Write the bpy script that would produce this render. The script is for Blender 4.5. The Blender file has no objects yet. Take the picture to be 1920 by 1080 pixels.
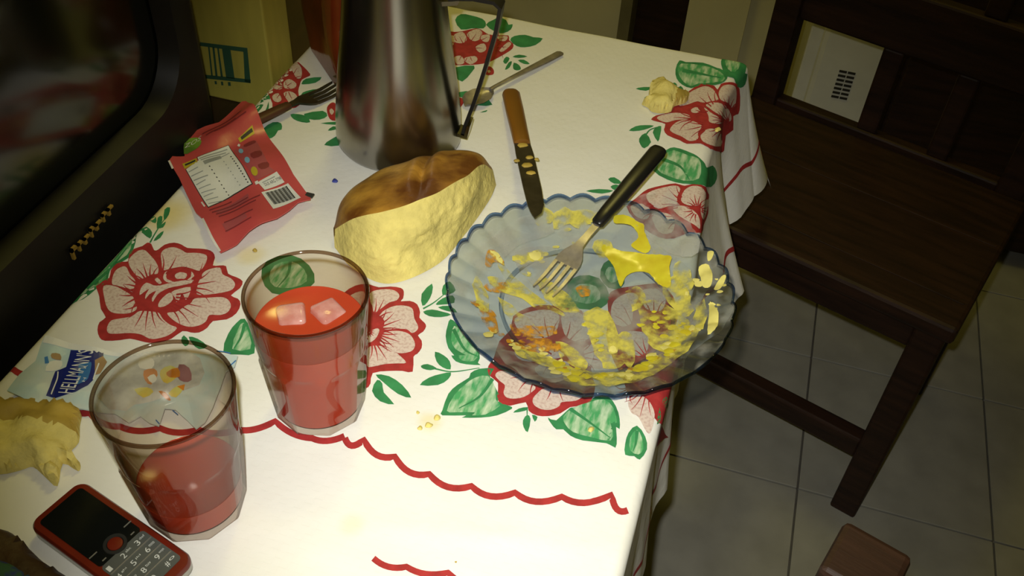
import bpy, bmesh, math, random
import numpy as np
from mathutils import Vector, Matrix, noise
from mathutils.geometry import delaunay_2d_cdt
from mathutils.bvhtree import BVHTree

scene = bpy.context.scene
COL = scene.collection
random.seed(7)

# ------------------------------------------------------------------ camera
F_PX = 1818.4
CAM = Vector((0.0, 0.0, 1.329))
RIGHT = Vector((0.9552, 0.2914, 0.0489)).normalized()
FWD = Vector((-0.1793, 0.7037, -0.6881)).normalized()
FWD = (FWD - RIGHT * FWD.dot(RIGHT)).normalized()
DOWN = FWD.cross(RIGHT)
cd = bpy.data.cameras.new('camera')
cd.sensor_width = 36.0
cd.lens = F_PX / 1920.0 * 36.0
cd.clip_start = 0.02
cam = bpy.data.objects.new('camera', cd)
COL.objects.link(cam)
cam.matrix_world = Matrix(((RIGHT.x, -DOWN.x, -FWD.x, CAM.x), (RIGHT.y, -DOWN.y, -FWD.y, CAM.y),
                           (RIGHT.z, -DOWN.z, -FWD.z, CAM.z), (0, 0, 0, 1)))
scene.camera = cam

# ------------------------------------------------------------------ world, lights, exposure
scene.view_settings.view_transform = 'Standard'
scene.view_settings.look = 'None'
scene.view_settings.gamma = 1.0
scene.view_settings.use_curve_mapping = False
scene.view_settings.exposure = -0.15
w = bpy.data.worlds.new('world'); scene.world = w; w.use_nodes = True
w.node_tree.nodes['Background'].inputs[0].default_value = (0.60, 0.52, 0.16, 1)
w.node_tree.nodes['Background'].inputs[1].default_value = 0.0      # closed room: no sky light
# the phone's own flash, a few centimetres beside its lens
ld = bpy.data.lights.new('phone_flash_offscreen', 'SPOT')
ld.energy = 33.5; ld.color = (1.0, 0.985, 0.90); ld.shadow_soft_size = 0.007
ld.spot_size = math.radians(67); ld.spot_blend = 1.0
fl = bpy.data.objects.new('phone_flash_offscreen', ld); COL.objects.link(fl)
FLASH = CAM + RIGHT * -0.015 - DOWN * 0.03
fl.location = FLASH
fl.rotation_euler = (Vector((-0.085, 0.50, 0.75)) - FLASH).to_track_quat('-Z', 'Y').to_euler()
# the room's own weak warm ceiling lamp, above the frame
bd = bpy.data.lights.new('ceiling_lamp_offscreen', 'POINT')
bd.energy = 13.0; bd.color = (1.0, 0.88, 0.24); bd.shadow_soft_size = 0.12
bl = bpy.data.objects.new('ceiling_lamp_offscreen', bd); COL.objects.link(bl)
bl.location = (-0.35, 1.35, 2.25)

# ------------------------------------------------------------------ pixel -> place
TH = 0.75
def ray(u, v):
    return FWD + RIGHT * ((u - 960) / F_PX) + DOWN * ((v - 540) / F_PX)
def onz(u, v, z=TH):
    r = ray(u, v); return CAM + r * ((z - CAM.z) / r.z)
def zoomer(x0, y0, k):
    return lambda pts: [(x0 + x / k, y0 + y / k) for x, y in pts]
Z1 = zoomer(140, 380, 3.856); Z2 = zoomer(660, 500, 3.6); Z3 = zoomer(780, 640, 3.84)
Z4 = zoomer(1160, 90, 4.696); Z5 = zoomer(1080, 250, 3.485); Z6 = zoomer(640, 760, 3.097)
Z7 = zoomer(0, 560, 4.154); Z8 = zoomer(430, 70, 5.143); ZH = zoomer(840, 0, 4.5)
ZP = zoomer(780, 260, 2.159); ZS = zoomer(300, 200, 3.857)

# ------------------------------------------------------------------ mesh helpers
def smooth_closed(p, n=3):
    out = []; m = len(p)
    for i in range(m):
        p0, p1, p2, p3 = (np.array(p[(i + k) % m], float) for k in (-1, 0, 1, 2))
        for j in range(n):
            t = j / n
            out.append(tuple(0.5 * (2*p1 + (p2-p0)*t + (2*p0-5*p1+4*p2-p3)*t*t + (3*p1-p0-3*p2+p3)*t**3)))
    return out
def smooth_open(p, n=6):
    if len(p) < 3:
        a, b = np.array(p[0], float), np.array(p[-1], float)
        return [tuple(a + (b - a) * i / n) for i in range(n + 1)]
    q = [tuple(2*np.array(p[0], float) - np.array(p[1], float))] + list(p) + [tuple(2*np.array(p[-1], float) - np.array(p[-2], float))]
    out = []
    for i in range(1, len(q) - 2):
        p0, p1, p2, p3 = (np.array(q[i + k], float) for k in (-1, 0, 1, 2))
        for j in range(n):
            t = j / n
            out.append(tuple(0.5 * (2*p1 + (p2-p0)*t + (2*p0-5*p1+4*p2-p3)*t*t + (3*p1-p0-3*p2+p3)*t**3)))
    out.append(tuple(p[-1])); return out
def stroke_poly(pts, w0, w1=None, wm=None, sm=True):
    """closed outline of a brush stroke along pts; widths at start, end and middle"""
    if w1 is None: w1 = w0
    if wm is None: wm = (w0 + w1) / 2
    c = smooth_open(pts) if sm else list(pts)
    n = len(c); L, R = [], []
    for i in range(n):
        a = np.array(c[max(i-1, 0)]); b = np.array(c[min(i+1, n-1)]); d = b - a; d = d / (np.linalg.norm(d) + 1e-9)
        t = i / (n - 1); wd = w0*(1-t)*(1-2*t) + 4*wm*t*(1-t) + w1*t*(2*t-1) if wm != (w0+w1)/2 else w0 + (w1-w0)*t
        wd = max(wd, 0.15); nn = np.array((-d[1], d[0])) * wd / 2; p = np.array(c[i])
        L.append(tuple(p + nn)); R.append(tuple(p - nn))
    return L + R[::-1]
def inside(pts, poly):
    x, y = pts[:, 0], pts[:, 1]; r = np.zeros(len(pts), bool); n = len(poly)
    for i in range(n):
        x1, y1 = poly[i]; x2, y2 = poly[(i+1) % n]
        c = ((y1 > y) != (y2 > y))
        if y1 != y2:
            r ^= c & (x < (x2-x1) * (y-y1) / (y2-y1) + x1)
    return r
def fill2d(poly, h):
    """triangulated filling of a 2D outline with interior points about h apart"""
    b = []
    n = len(poly)
    for i in range(n):
        a, c = np.array(poly[i], float), np.array(poly[(i+1) % n], float); k = max(1, int(math.ceil(np.linalg.norm(c-a)/h)))
        for j in range(k): b.append(a + (c-a)*j/k)
    b = np.array(b); lo, hi = b.min(0), b.max(0)
    gx, gy = np.meshgrid(np.arange(lo[0]+h/2, hi[0], h), np.arange(lo[1]+h/2, hi[1], h*0.87))
    gx = gx + (np.arange(gx.shape[0]) % 2)[:, None] * h/2
    g = np.c_[gx.ravel(), gy.ravel()]
    if len(g):
        g = g[inside(g, b)]
        if len(g):
            d = np.min(np.linalg.norm(g[:, None] - b[None], axis=2), axis=1) if len(g)*len(b) < 4e6 else np.ones(len(g))
            g = g[d > h*0.35]
    vs = [Vector(p) for p in b] + [Vector(p) for p in g]
    nb = len(b)
    r = delaunay_2d_cdt(vs, [(i, (i+1) % nb) for i in range(nb)], [list(range(nb))], 1, 1e-9)
    V = [(p[0], p[1]) for p in r[0]]
    T = []
    for f in r[2]:
        f = list(f)
        for i in range(1, len(f)-1):
            a, c, d = f[0], f[i], f[i+1]
            ar = (V[c][0]-V[a][0])*(V[d][1]-V[a][1]) - (V[c][1]-V[a][1])*(V[d][0]-V[a][0])
            T.append((a, c, d) if ar > 0 else (a, d, c))
    return V, T

class MB:
    """collects verts, faces and material slots for one mesh object"""
    def __init__(s): s.v = []; s.f = []; s.m = []; s.uv = None
    def add(s, v, f, m=0):
        o = len(s.v); s.v += [tuple(p) for p in v]; s.f += [tuple(i+o for i in q) for q in f]; s.m += [m]*len(f); return s
    def box(s, lo, hi, m=0, M=None):
        x0, y0, z0 = lo; x1, y1, z1 = hi
        v = [Vector(p) for p in ((x0,y0,z0),(x1,y0,z0),(x1,y1,z0),(x0,y1,z0),(x0,y0,z1),(x1,y0,z1),(x1,y1,z1),(x0,y1,z1))]
        if M: v = [M @ p for p in v]
        return s.add(v, [(0,3,2,1),(4,5,6,7),(0,1,5,4),(1,2,6,5),(2,3,7,6),(3,0,4,7)], m)
    def rings(s, R, m=0, cap0=True, cap1=True, closed=True):
        n = len(R[0]); o = len(s.v); f = []
        for r in R: s.v += [tuple(p) for p in r]
        for i in range(len(R)-1):
            for j in range(n if closed else n-1):
                k = (j+1) % n
                f.append((o+i*n+j, o+i*n+k, o+(i+1)*n+k, o+(i+1)*n+j))
        if cap0: f.append(tuple(o+j for j in range(n))[::-1])
        if cap1: f.append(tuple(o+(len(R)-1)*n+j for j in range(n)))
        s.f += f; s.m += [m]*len(f); return s
    def tube(s, pts, rad, n=10, m=0, sx=1.0, sy=1.0, up=Vector((0,0,1))):
        P = [Vector(p) for p in pts]; R = []
        for i, p in enumerate(P):
            d = (P[min(i+1, len(P)-1)] - P[max(i-1, 0)]).normalized()
            a = d.cross(up)
            a = a.normalized() if a.length > 1e-4 else Vector((1,0,0))
            b = a.cross(d).normalized(); r = rad[i] if isinstance(rad, (list, tuple)) else rad
            R.append([p + a*(r*sx*math.cos(2*math.pi*k/n)) + b*(r*sy*math.sin(2*math.pi*k/n)) for k in range(n)])
        return s.rings(R, m)
    def build(s, name, mats, parent=None, smooth=None, bevel=0):
        me = bpy.data.meshes.new(name); me.from_pydata(s.v, [], s.f)
        mats = mats if isinstance(mats, (list, tuple)) else [mats]
        for k in mats: me.materials.append(k)
        me.polygons.foreach_set('material_index', s.m)
        if s.uv is not None:
            l = me.uv_layers.new(name='UVMap'); idx = np.empty(len(me.loops), int); me.loops.foreach_get('vertex_index', idx)
            l.data.foreach_set('uv', np.array(s.uv, float)[idx].ravel())
        me.update()
        if bevel:
            bm = bmesh.new(); bm.from_mesh(me)
            bmesh.ops.recalc_face_normals(bm, faces=bm.faces)
            bmesh.ops.bevel(bm, geom=[e for e in bm.edges if len(e.link_faces) == 2 and e.calc_face_angle(0) > 0.6], offset=bevel, segments=2, affect='EDGES', profile=0.5)
            bm.to_mesh(me); bm.free()
        if smooth is not None:
            me.shade_smooth(); me.set_sharp_from_angle(angle=math.radians(smooth))
        o = bpy.data.objects.new(name, me); COL.objects.link(o)
        if parent: o.parent = parent
        return o
def empty(name, loc=(0,0,0), rz=0):
    o = bpy.data.objects.new(name, None); o.empty_display_size = 0.05; COL.objects.link(o); o.location = loc; o.rotation_euler = (0,0,rz); return o
def tag(o, label=None, cat=None, group=None, kind=None):
    if label: o['label'] = label
    if cat: o['category'] = cat
    if group: o['group'] = group
    if kind: o['kind'] = kind
    return o
def frame_to(o, tip, end, roll=0.0):
    """local +X runs from end to tip, local Z as near to up as it goes"""
    x = (tip - end).normalized(); y = Vector((0,0,1)).cross(x).normalized(); z = x.cross(y)
    M = Matrix(((x.x,y.x,z.x,end.x),(x.y,y.y,z.y,end.y),(x.z,y.z,z.z,end.z),(0,0,0,1)))
    o.matrix_world = M @ Matrix.Rotation(roll, 4, 'X')
def text_mesh(s, size=1.0):
    c = bpy.data.curves.new('t', 'FONT'); c.body = s; c.size = size; c.resolution_u = 3
    o = bpy.data.objects.new('t', c); COL.objects.link(o)
    bpy.context.view_layer.update()
    me = bpy.data.meshes.new_from_object(o.evaluated_get(bpy.context.evaluated_depsgraph_get()))
    V = [tuple(v.co) for v in me.vertices]; Fc = [tuple(p.vertices) for p in me.polygons]
    bpy.data.objects.remove(o); bpy.data.curves.remove(c); bpy.data.meshes.remove(me)
    xs = [v[0] for v in V]; ys = [v[1] for v in V]; x0, x1, y0, y1 = min(xs), max(xs), min(ys), max(ys)
    return [((v[0]-x0)/(x1-x0), (v[1]-y0)/(y1-y0)) for v in V], Fc

# ------------------------------------------------------------------ materials
def nd(t, k, **kw):
    n = t.nodes.new(k)
    for a, b in kw.items(): setattr(n, a, b)
    return n
def pm(name, col, rough=0.5, metal=0.0, spec=0.5, vary=0.0, vscale=20.0, col2=None, bump=0.0, bscale=200.0, coat=0.0, coord='Object', stretch=(1,1,1), detail=4.0, trans=0.0, sss=0.0, alpha=1.0, lo=0.35, hi=0.65):
    m = bpy.data.materials.new(name); m.use_nodes = True; t = m.node_tree; b = t.nodes['Principled BSDF']
    b.inputs['Base Color'].default_value = (*col, 1); b.inputs['Roughness'].default_value = rough
    b.inputs['Metallic'].default_value = metal; b.inputs['Specular IOR Level'].default_value = spec
    b.inputs['Coat Weight'].default_value = coat; b.inputs['Coat Roughness'].default_value = 0.08
    b.inputs['Transmission Weight'].default_value = trans; b.inputs['Alpha'].default_value = alpha
    if sss: b.inputs['Subsurface Weight'].default_value = sss; b.inputs['Subsurface Radius'].default_value = (0.01, 0.004, 0.002); b.inputs['Subsurface Scale'].default_value = 0.5
    tc = nd(t, 'ShaderNodeTexCoord'); mp = nd(t, 'ShaderNodeMapping'); mp.inputs['Scale'].default_value = stretch
    t.links.new(tc.outputs[coord], mp.inputs[0])
    nz = nd(t, 'ShaderNodeTexNoise'); nz.inputs['Scale'].default_value = vscale; nz.inputs['Detail'].default_value = detail
    t.links.new(mp.outputs[0], nz.inputs[0])
    rp = nd(t, 'ShaderNodeValToRGB'); rp.color_ramp.elements[0].position = lo; rp.color_ramp.elements[1].position = hi
    c2 = col2 if col2 else tuple(max(0, c*(1-vary)) for c in col)
    rp.color_ramp.elements[0].color = (*c2, 1); rp.color_ramp.elements[1].color = (*col, 1)
    t.links.new(nz.outputs[0], rp.inputs[0]); t.links.new(rp.outputs[0], b.inputs['Base Color'])
    if bump:
        n2 = nd(t, 'ShaderNodeTexNoise'); n2.inputs['Scale'].default_value = bscale; n2.inputs['Detail'].default_value = 3
        t.links.new(mp.outputs[0], n2.inputs[0])
        bp = nd(t, 'ShaderNodeBump'); bp.inputs['Strength'].default_value = bump; bp.inputs['Distance'].default_value = 0.002
        t.links.new(n2.outputs[0], bp.inputs['Height']); t.links.new(bp.outputs[0], b.inputs['Normal'])
    return m
def glass(name, tint, edge, rough=0.02, grease_sheen=0.0, ior=1.5):
    """thin clear glass: see-through, Fresnel reflection, deeper tint where the wall is seen edge on"""
    m = bpy.data.materials.new(name); m.use_nodes = True; t = m.node_tree
    t.nodes.remove(t.nodes['Principled BSDF']); out = t.nodes['Material Output']
    lw = nd(t, 'ShaderNodeLayerWeight'); lw.inputs[0].default_value = 0.5
    p3 = nd(t, 'ShaderNodeMath', operation='POWER'); p3.inputs[1].default_value = 2.5; t.links.new(lw.outputs['Facing'], p3.inputs[0])
    mx = nd(t, 'ShaderNodeMix', data_type='RGBA'); mx.inputs[6].default_value = (*tint, 1); mx.inputs[7].default_value = (*edge, 1)
    t.links.new(p3.outputs[0], mx.inputs[0])
    tr = nd(t, 'ShaderNodeBsdfTransparent'); t.links.new(mx.outputs[2], tr.inputs[0])
    gl = nd(t, 'ShaderNodeBsdfGlossy'); gl.inputs['Roughness'].default_value = rough
    p5 = nd(t, 'ShaderNodeMath', operation='POWER'); p5.inputs[1].default_value = 5.0; t.links.new(lw.outputs['Facing'], p5.inputs[0])
    fr = nd(t, 'ShaderNodeMath', operation='MULTIPLY_ADD'); fr.inputs[1].default_value = 0.7; fr.inputs[2].default_value = ((ior-1)/(ior+1))**2; t.links.new(p5.outputs[0], fr.inputs[0])
    ms = nd(t, 'ShaderNodeMixShader'); t.links.new(fr.outputs[0], ms.inputs[0]); t.links.new(tr.outputs[0], ms.inputs[1]); t.links.new(gl.outputs[0], ms.inputs[2])
    last = ms
    if grease_sheen:  # pale patches: part grease, part flash reflection put into the colour
        tc = nd(t, 'ShaderNodeTexCoord'); nz = nd(t, 'ShaderNodeTexNoise'); nz.inputs['Scale'].default_value = 38; nz.inputs['Detail'].default_value = 5
        t.links.new(tc.outputs['Object'], nz.inputs[0])
        rp = nd(t, 'ShaderNodeMapRange'); rp.inputs[1].default_value = 0.50; rp.inputs[2].default_value = 0.64; rp.inputs[3].default_value = grease_sheen*0.12; rp.inputs[4].default_value = grease_sheen
        t.links.new(nz.outputs[0], rp.inputs[0])
        pr = nd(t, 'ShaderNodeBsdfPrincipled'); pr.inputs['Base Color'].default_value = (0.55, 0.54, 0.49, 1); pr.inputs['Roughness'].default_value = 0.3; pr.inputs['Specular IOR Level'].default_value = 0.9
        m2 = nd(t, 'ShaderNodeMixShader'); t.links.new(rp.outputs[0], m2.inputs[0]); t.links.new(ms.outputs[0], m2.inputs[1]); t.links.new(pr.outputs[0], m2.inputs[2]); last = m2
    t.links.new(last.outputs[0], out.inputs[0]); return m
def film(name, col, rough, alo, ahi, scale, spec=0.5):
    """smeared food: noise drives how much of it covers the surface below"""
    m = bpy.data.materials.new(name); m.use_nodes = True; t = m.node_tree; b = t.nodes['Principled BSDF']
    b.inputs['Base Color'].default_value = (*col, 1); b.inputs['Roughness'].default_value = rough; b.inputs['Specular IOR Level'].default_value = spec
    tc = nd(t, 'ShaderNodeTexCoord'); nz = nd(t, 'ShaderNodeTexNoise'); nz.inputs['Scale'].default_value = scale; nz.inputs['Detail'].default_value = 5
    t.links.new(tc.outputs['Object'], nz.inputs[0])
    mr = nd(t, 'ShaderNodeMapRange'); mr.inputs[1].default_value = 0.38; mr.inputs[2].default_value = 0.62; mr.inputs[3].default_value = alo; mr.inputs[4].default_value = ahi
    t.links.new(nz.outputs[0], mr.inputs[0]); t.links.new(mr.outputs[0], b.inputs['Alpha']); return m

# ================================================================== THE ROOM
M_tile = pm('floor_tile', (0.31, 0.30, 0.26), rough=0.45, vary=0.18, vscale=14, bump=0.05, bscale=120)
M_grout = pm('grout', (0.10, 0.09, 0.075), rough=0.9, vary=0.3, vscale=40)
M_wall = pm('cream_wall', (0.62, 0.57, 0.33), rough=0.85, vary=0.12, vscale=5, bump=0.08, bscale=60)
M_dark = pm('dark_hall', (0.02, 0.018, 0.014), rough=0.9, vary=0.2)
M_wood = pm('dark_stained_wood', (0.028, 0.011, 0.005), rough=0.55, vary=0.55, vscale=9, stretch=(1, 9, 9), bump=0.12, bscale=60, coat=0.0, spec=0.3)
M_stand = pm('brown_stand_wood', (0.030, 0.014, 0.006), rough=0.5, vary=0.4, vscale=8, stretch=(9, 1, 9))

TS, TX, TY = 0.3125, 0.243, 1.058
fl_ = MB().box((-1.6, -0.7, -0.06), (2.0, 2.9, -0.006)).build('floor', M_grout); tag(fl_, kind='structure')
tm = None
for i in range(-6, 6):
    for j in range(-5, 6):
        x0, y0 = TX + i*TS, TY + j*TS
        if x0 < -1.6 or x0 + TS > 2.0 or y0 < -0.7 or y0 + TS > 2.9: continue
        if tm is None:
            t_ = MB().box((0.0015, 0.0015, -0.008), (TS-0.0015, TS-0.0015, 0.0)).build('tile', M_tile, fl_, bevel=0.0012); tm = t_.data
        else:
            t_ = bpy.data.objects.new('tile', tm); COL.objects.link(t_); t_.parent = fl_
        t_.location = (x0, y0, 0)
WY = 2.2
o = MB().box((-0.172, WY, 0), (1.9, WY+0.12, 2.5)).build('wall_back', M_wall); tag(o, kind='structure')
o = MB().box((-0.115, WY-0.05, 0), (-0.03, WY+0.01, 2.5)).build('trim_1', M_wall); tag(o, kind='structure')
o = MB().box((-1.5, WY, 0), (-0.325, WY+0.12, 2.5)).build('wall_alcove', M_wall); tag(o, kind='structure')
o = MB().box((-0.33, WY-0.03, 0), (-0.302, WY+0.12, 2.5)).build('trim_2', pm('door_jamb_paint', (0.16, 0.14, 0.06), rough=0.6, vary=0.2)); tag(o, kind='structure')
o = MB().box((-0.32, WY+0.06, 0), (-0.165, WY+0.10, 2.5)).build('doorway_dark_panel', M_wood); tag(o, kind='structure')  # added dark panel; its colour stands in for the shade of an unlit doorway
o = MB().box((-1.6, -0.7, 0), (-1.5, 2.3, 2.5)).build('wall_left', M_wall); tag(o, kind='structure')
o = MB().box((1.9, -0.7, 0), (2.0, 2.3, 2.5)).build('wall_right', M_wall); tag(o, kind='structure')
o = MB().box((-1.6, -0.8, 0), (2.0, -0.7, 2.5)).build('wall_front', M_wall); tag(o, kind='structure')
o = MB().box((-1.6, -0.7, 2.5), (2.0, 2.9, 2.58)).build('ceiling', M_wall); tag(o, kind='structure')

# ================================================================== TABLE AND CLOTH
XL, XR, YN, YF = -0.482, -0.032, 0.06, 1.040         # table top
tb = empty('dining_table', ((XL+XR)/2, (YN+YF)/2, 0))
tag(tb, 'small rectangular wooden table under the flowered cloth', 'table')
def tpart(name, lo, hi, bev=0.003):
    m = MB().box(lo, hi).build(name, M_wood, tb, bevel=bev); m.location = -Vector(tb.location); return m
tpart('tabletop', (XL, YN, 0.722), (XR, YF, 0.7475), 0.006)
for x in (XL+0.03, XR-0.075):
    for y in (YN+0.03, YF-0.075):
        tpart('leg', (x, y, 0.0), (x+0.045, y+0.045, 0.723))
for lo, hi in (((XL+0.04, YN+0.04, 0.65), (XR-0.04, YN+0.06, 0.723)), ((XL+0.04, YF-0.06, 0.65), (XR-0.04, YF-0.04, 0.723)),
               ((XL+0.04, YN+0.04, 0.65), (XL+0.06, YF-0.04, 0.723)), ((XR-0.06, YN+0.04, 0.65), (XR-0.04, YF-0.04, 0.723))):
    tpart('apron', lo, hi)

LR, LB, LL, LN = 0.185, 0.185, 0.10, 0.10             # overhang right, back, left, near
CR = 0.009
_ft = np.array([0.0, 0.30, 0.42, 0.50, 0.56, 0.62, 0.68, 0.76, 0.83, 0.88, 0.93, 0.97, 1.01, 1.05, 1.3])
_fv = np.array([0.010, 0.012, 0.016, 0.013, 0.018, 0.010, 0.004, 0.016, 0.044, 0.052, 0.030, 0.006, 0.030, 0.048, 0.048])
_et = np.array([0.0, 0.66, 0.76, 0.84, 0.96, 1.02, 1.05, 1.3]); _ev = np.array([-0.009, -0.009, -0.018, -0.026, -0.026, -0.018, -0.010, -0.010])     # where the cloth starts to turn down
def ripple(x, y):
    z = 0.0005*math.sin(31*x + 17*y) * math.sin(23*y - 9*x) + 0.0004*math.sin(55*x - 20*y + 1.0)
    z += 0.0016*math.exp(-((y - 0.345 - 0.22*(x+0.12))/0.006)**2) * max(0, 1-abs(x+0.09)/0.12)      # a pressed fold
    z += 0.0012*math.exp(-((y - 0.300 + 0.10*(x+0.10))/0.007)**2) * max(0, 1-abs(x+0.10)/0.14)
    return z
def cloth(s, t):
    cm = float(np.interp(t, _et, _ev)); cx = min(max(s, -0.485), cm); cy = min(max(t, YN), 1.050)
    a, b = s - cx, t - cy; rho = math.hypot(a, b)
    if rho < 1e-9: return Vector((s, t, TH - 0.0009 + ripple(s, t)))
    n = Vector((a/rho, b/rho, 0)); q = min(rho/CR, math.pi/2)
    h = CR*math.sin(q); d = CR*(1-math.cos(q)) + max(0, rho - CR*math.pi/2)
    if a > 0:
        k = np.interp(t, _ft, _fv); fx = k - 0.009 - cm
        if b > 0:
            ph = math.atan2(b, a); fl = math.sin(2*ph); fx = 0.049*(1-fl) + 0.100*fl
            dirv = Vector((0.52, 0.85, 0)) * fl + n*(1-fl); n2 = dirv.normalized()
        else:
            n2 = n; fx = fx + 0.0035*math.sin(2*math.pi*t/0.11)*min(1, d/0.1) + 0.001*math.sin(2*math.pi*t/0.04 + 1)*min(1, d/0.1)
        off = n2 * fx * (d/LR)**1.15
    else:
        fx = (0.012 + 0.012*math.sin(2*math.pi*s/0.14)) if b != 0 else 0.0
        off = n * fx * (d/LR)
    z = TH - 0.0009 - d
    if rho < CR*2: z += ripple(cx, cy)*(1 - rho/(CR*2))
    return Vector((cx, cy, 0)) + n*h + off + Vector((0, 0, z))
def cloth_n(s, t):
    e = 0.0007; p = cloth(s-e, t); q = cloth(s+e, t); u = cloth(s, t-e); v = cloth(s, t+e)
    return (q-p).cross(v-u).normalized()
ss = list(np.linspace(-0.485-LL, -0.505, 8)) + list(np.linspace(-0.503, -0.48, 10)) + list(np.linspace(-0.472, -0.034, 60)) + list(np.linspace(-0.030, 0.012, 40)) + list(np.linspace(0.016, LR-0.009, 26))
tt = list(np.linspace(YN-LN, YN-0.02, 6)) + list(np.linspace(YN-0.01, 1.04, 140)) + list(np.linspace(1.044, 1.072, 16)) + list(np.linspace(1.078, 1.05+LB, 20))
V, UV, Fc = [], [], []
for t in tt:
    for s in ss: V.append(cloth(s, t)); UV.append((s, t))
ns = len(ss)
for j in range(len(tt)-1):
    for i in range(ns-1):
        Fc.append((j*ns+i, j*ns+i+1, (j+1)*ns+i+1, (j+1)*ns+i))
BV = BVHTree.FromPolygons(V, Fc)
def st(u, v):
    """pixel -> cloth coordinates, by where the ray meets the cloth"""
    r = ray(u, v).normalized(); hit, nn, fi, dd = BV.ray_cast(CAM, r)
    if hit is None or hit.z < 0.3:
        p = onz(u, v); return (p.x, p.y)
    f = Fc[fi]; i0 = f[0]; A, B, D = V[f[0]], V[f[1]], V[f[3]]
    e1, e2 = B-A, D-A; q = hit - A
    a11, a12, a22 = e1.dot(e1), e1.dot(e2), e2.dot(e2); b1, b2 = q.dot(e1), q.dot(e2); dt = a11*a22-a12*a12
    x, y = ((a22*b1-a12*b2)/dt, (a11*b2-a12*b1)/dt) if abs(dt) > 1e-16 else (0.5, 0.5)
    x, y = min(max(x, -0.1), 1.1), min(max(y, -0.1), 1.1)
    s0, t0 = UV[f[0]]; s1, t1 = UV[f[2]]
    return (s0 + (s1-s0)*x, t0 + (t1-t0)*y)
cb = MB(); cb.add(V, Fc, 0); cb.uv = list(UV)
LAY = [0.00022, 0.00042, 0.00062, 0.0008]
def decal_st(poly, mat, lay, h=0.007):
    if max(p[0] for p in poly) > -0.045: h = min(h, 0.0032)
    T2, tri = fill2d(poly, h)
    cb.add([cloth(s, t) + cloth_n(s, t)*(LAY[lay] if s < -0.034 else LAY[lay]*1.5 + 0.0003) for s, t in T2], tri, mat); cb.uv += T2
def decal(px, mat, lay, h=0.007):
    decal_st([st(u, v) for u, v in px], mat, lay, h)
RED, PET, GRN, LEAF = 1, 2, 3, 4
def petal_marks(pet, c, k=4, w=3.0, ln=0.5):
    P = np.array(pet); c = np.array(c, float); cen = P.mean(0); d = cen - c; L = np.linalg.norm(P - c, axis=1)
    r0, r1 = L.min(), L.max(); ang = np.arctan2(P[:,1]-c[1], P[:,0]-c[0]); a0 = math.atan2(d[1], d[0])
    rel = (ang - a0 + math.pi) % (2*math.pi) - math.pi; sp = min(0.9, (rel.max()-rel.min())*0.32)
    for i in range(k):
        f = (i/(k-1) - 0.5)*2 if k > 1 else 0; a = a0 + f*sp; e = r0 + (r1-r0)*ln*(1-0.3*abs(f))
        p = [c + np.array((math.cos(a*1.0), math.sin(a)))*(r0*0.93)]
        am = a + f*0.10; p.append(c + np.array((math.cos(am), math.sin(am)))*((r0+e)/2)); a2 = a + f*0.22
        p.append(c + np.array((math.cos(a2), math.sin(a2)))*e)
        decal(stroke_poly([tuple(q) for q in p], w, 0.5), RED, 2, 0.02)
def flower(outer, petals, c, k=4, w=3.0, ln=0.5, grow=1.0):
    petals = [[tuple(np.array(p).mean(0)*(1-grow) + np.array(q)*grow) for q in p] for p in petals]
    decal(smooth_closed(outer, 2), RED, 0)
    for p in petals:
        decal(smooth_closed(p, 3), PET, 1)
        petal_marks(p, c, k, w, ln)
def leaf(outer, inner=None, rib=None):
    decal(smooth_closed(outer, 2), GRN, 0)
    if inner: decal(smooth_closed(inner, 2), LEAF, 1)
    if rib: decal(stroke_poly(rib, 7, 1.5), GRN, 2, 0.02)

# --- flower by the television
f1c = (140+560/3.856, 380+650/3.856)
decal(smooth_closed(Z1([(155,600),(185,575),(250,545),(262,490),(300,445),(345,428),(385,425),(395,375),(430,335),(490,315),(525,290),(555,300),(575,345),(605,340),(650,305),(720,290),(775,305),(815,328),(900,333),(960,340),(1000,360),(1015,400),(1000,455),(1050,455),(1095,460),(1110,515),(1170,540),(1215,570),(1195,620),(1130,672),(1180,695),(1200,735),(1170,800),(1100,845),(1000,858),(960,905),(900,940),(840,940),(780,930),(700,985),(620,1010),(540,1015),(470,1000),(400,985),(330,995),(220,1000),(180,975),(165,920),(180,865),(225,830),(190,770),(178,680),(165,640)]), 2), RED, 0)
for p, k in (([(210,605),(290,605),(360,640),(420,680),(435,720),(450,770),(400,800),(330,805),(270,795),(235,760),(215,690)], 4),
          ([(272,590),(275,540),(300,490),(345,465),(375,470),(400,520),(440,570),(430,620),(420,650),(370,620),(300,600)], 4),
          ([(390,425),(410,390),(460,350),(505,345),(540,375),(580,420),(605,470),(600,515),(560,520),(520,540),(470,555),(430,510),(400,465)], 5),
          ([(625,370),(660,335),(720,325),(775,345),(810,365),(880,365),(950,380),(955,420),(930,470),(900,495),(850,480),(790,465),(740,470),(690,480),(640,490),(630,440)], 4),
          ([(920,550),(925,515),(970,485),(1050,472),(1070,520),(1130,550),(1160,590),(1140,630),(1080,650),(980,665),(885,665),(890,600),(905,560)], 5),
          ([(870,695),(960,690),(1060,685),(1110,705),(1130,750),(1105,795),(1050,815),(975,815),(950,860),(900,890),(830,900),(760,880),(700,840),(670,805),(690,795),(740,790),(800,750),(840,730)], 6),
          ([(235,905),(265,855),(330,840),(410,825),(460,790),(500,785),(560,790),(610,800),(640,845),(690,885),(740,910),(680,960),(600,985),(540,985),(480,955),(400,945),(300,950),(245,945)], 6)):
    q = Z1(p); decal(smooth_closed(q, 3), PET, 1); petal_marks(q, f1c, k, 3.6, 0.52)
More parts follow.
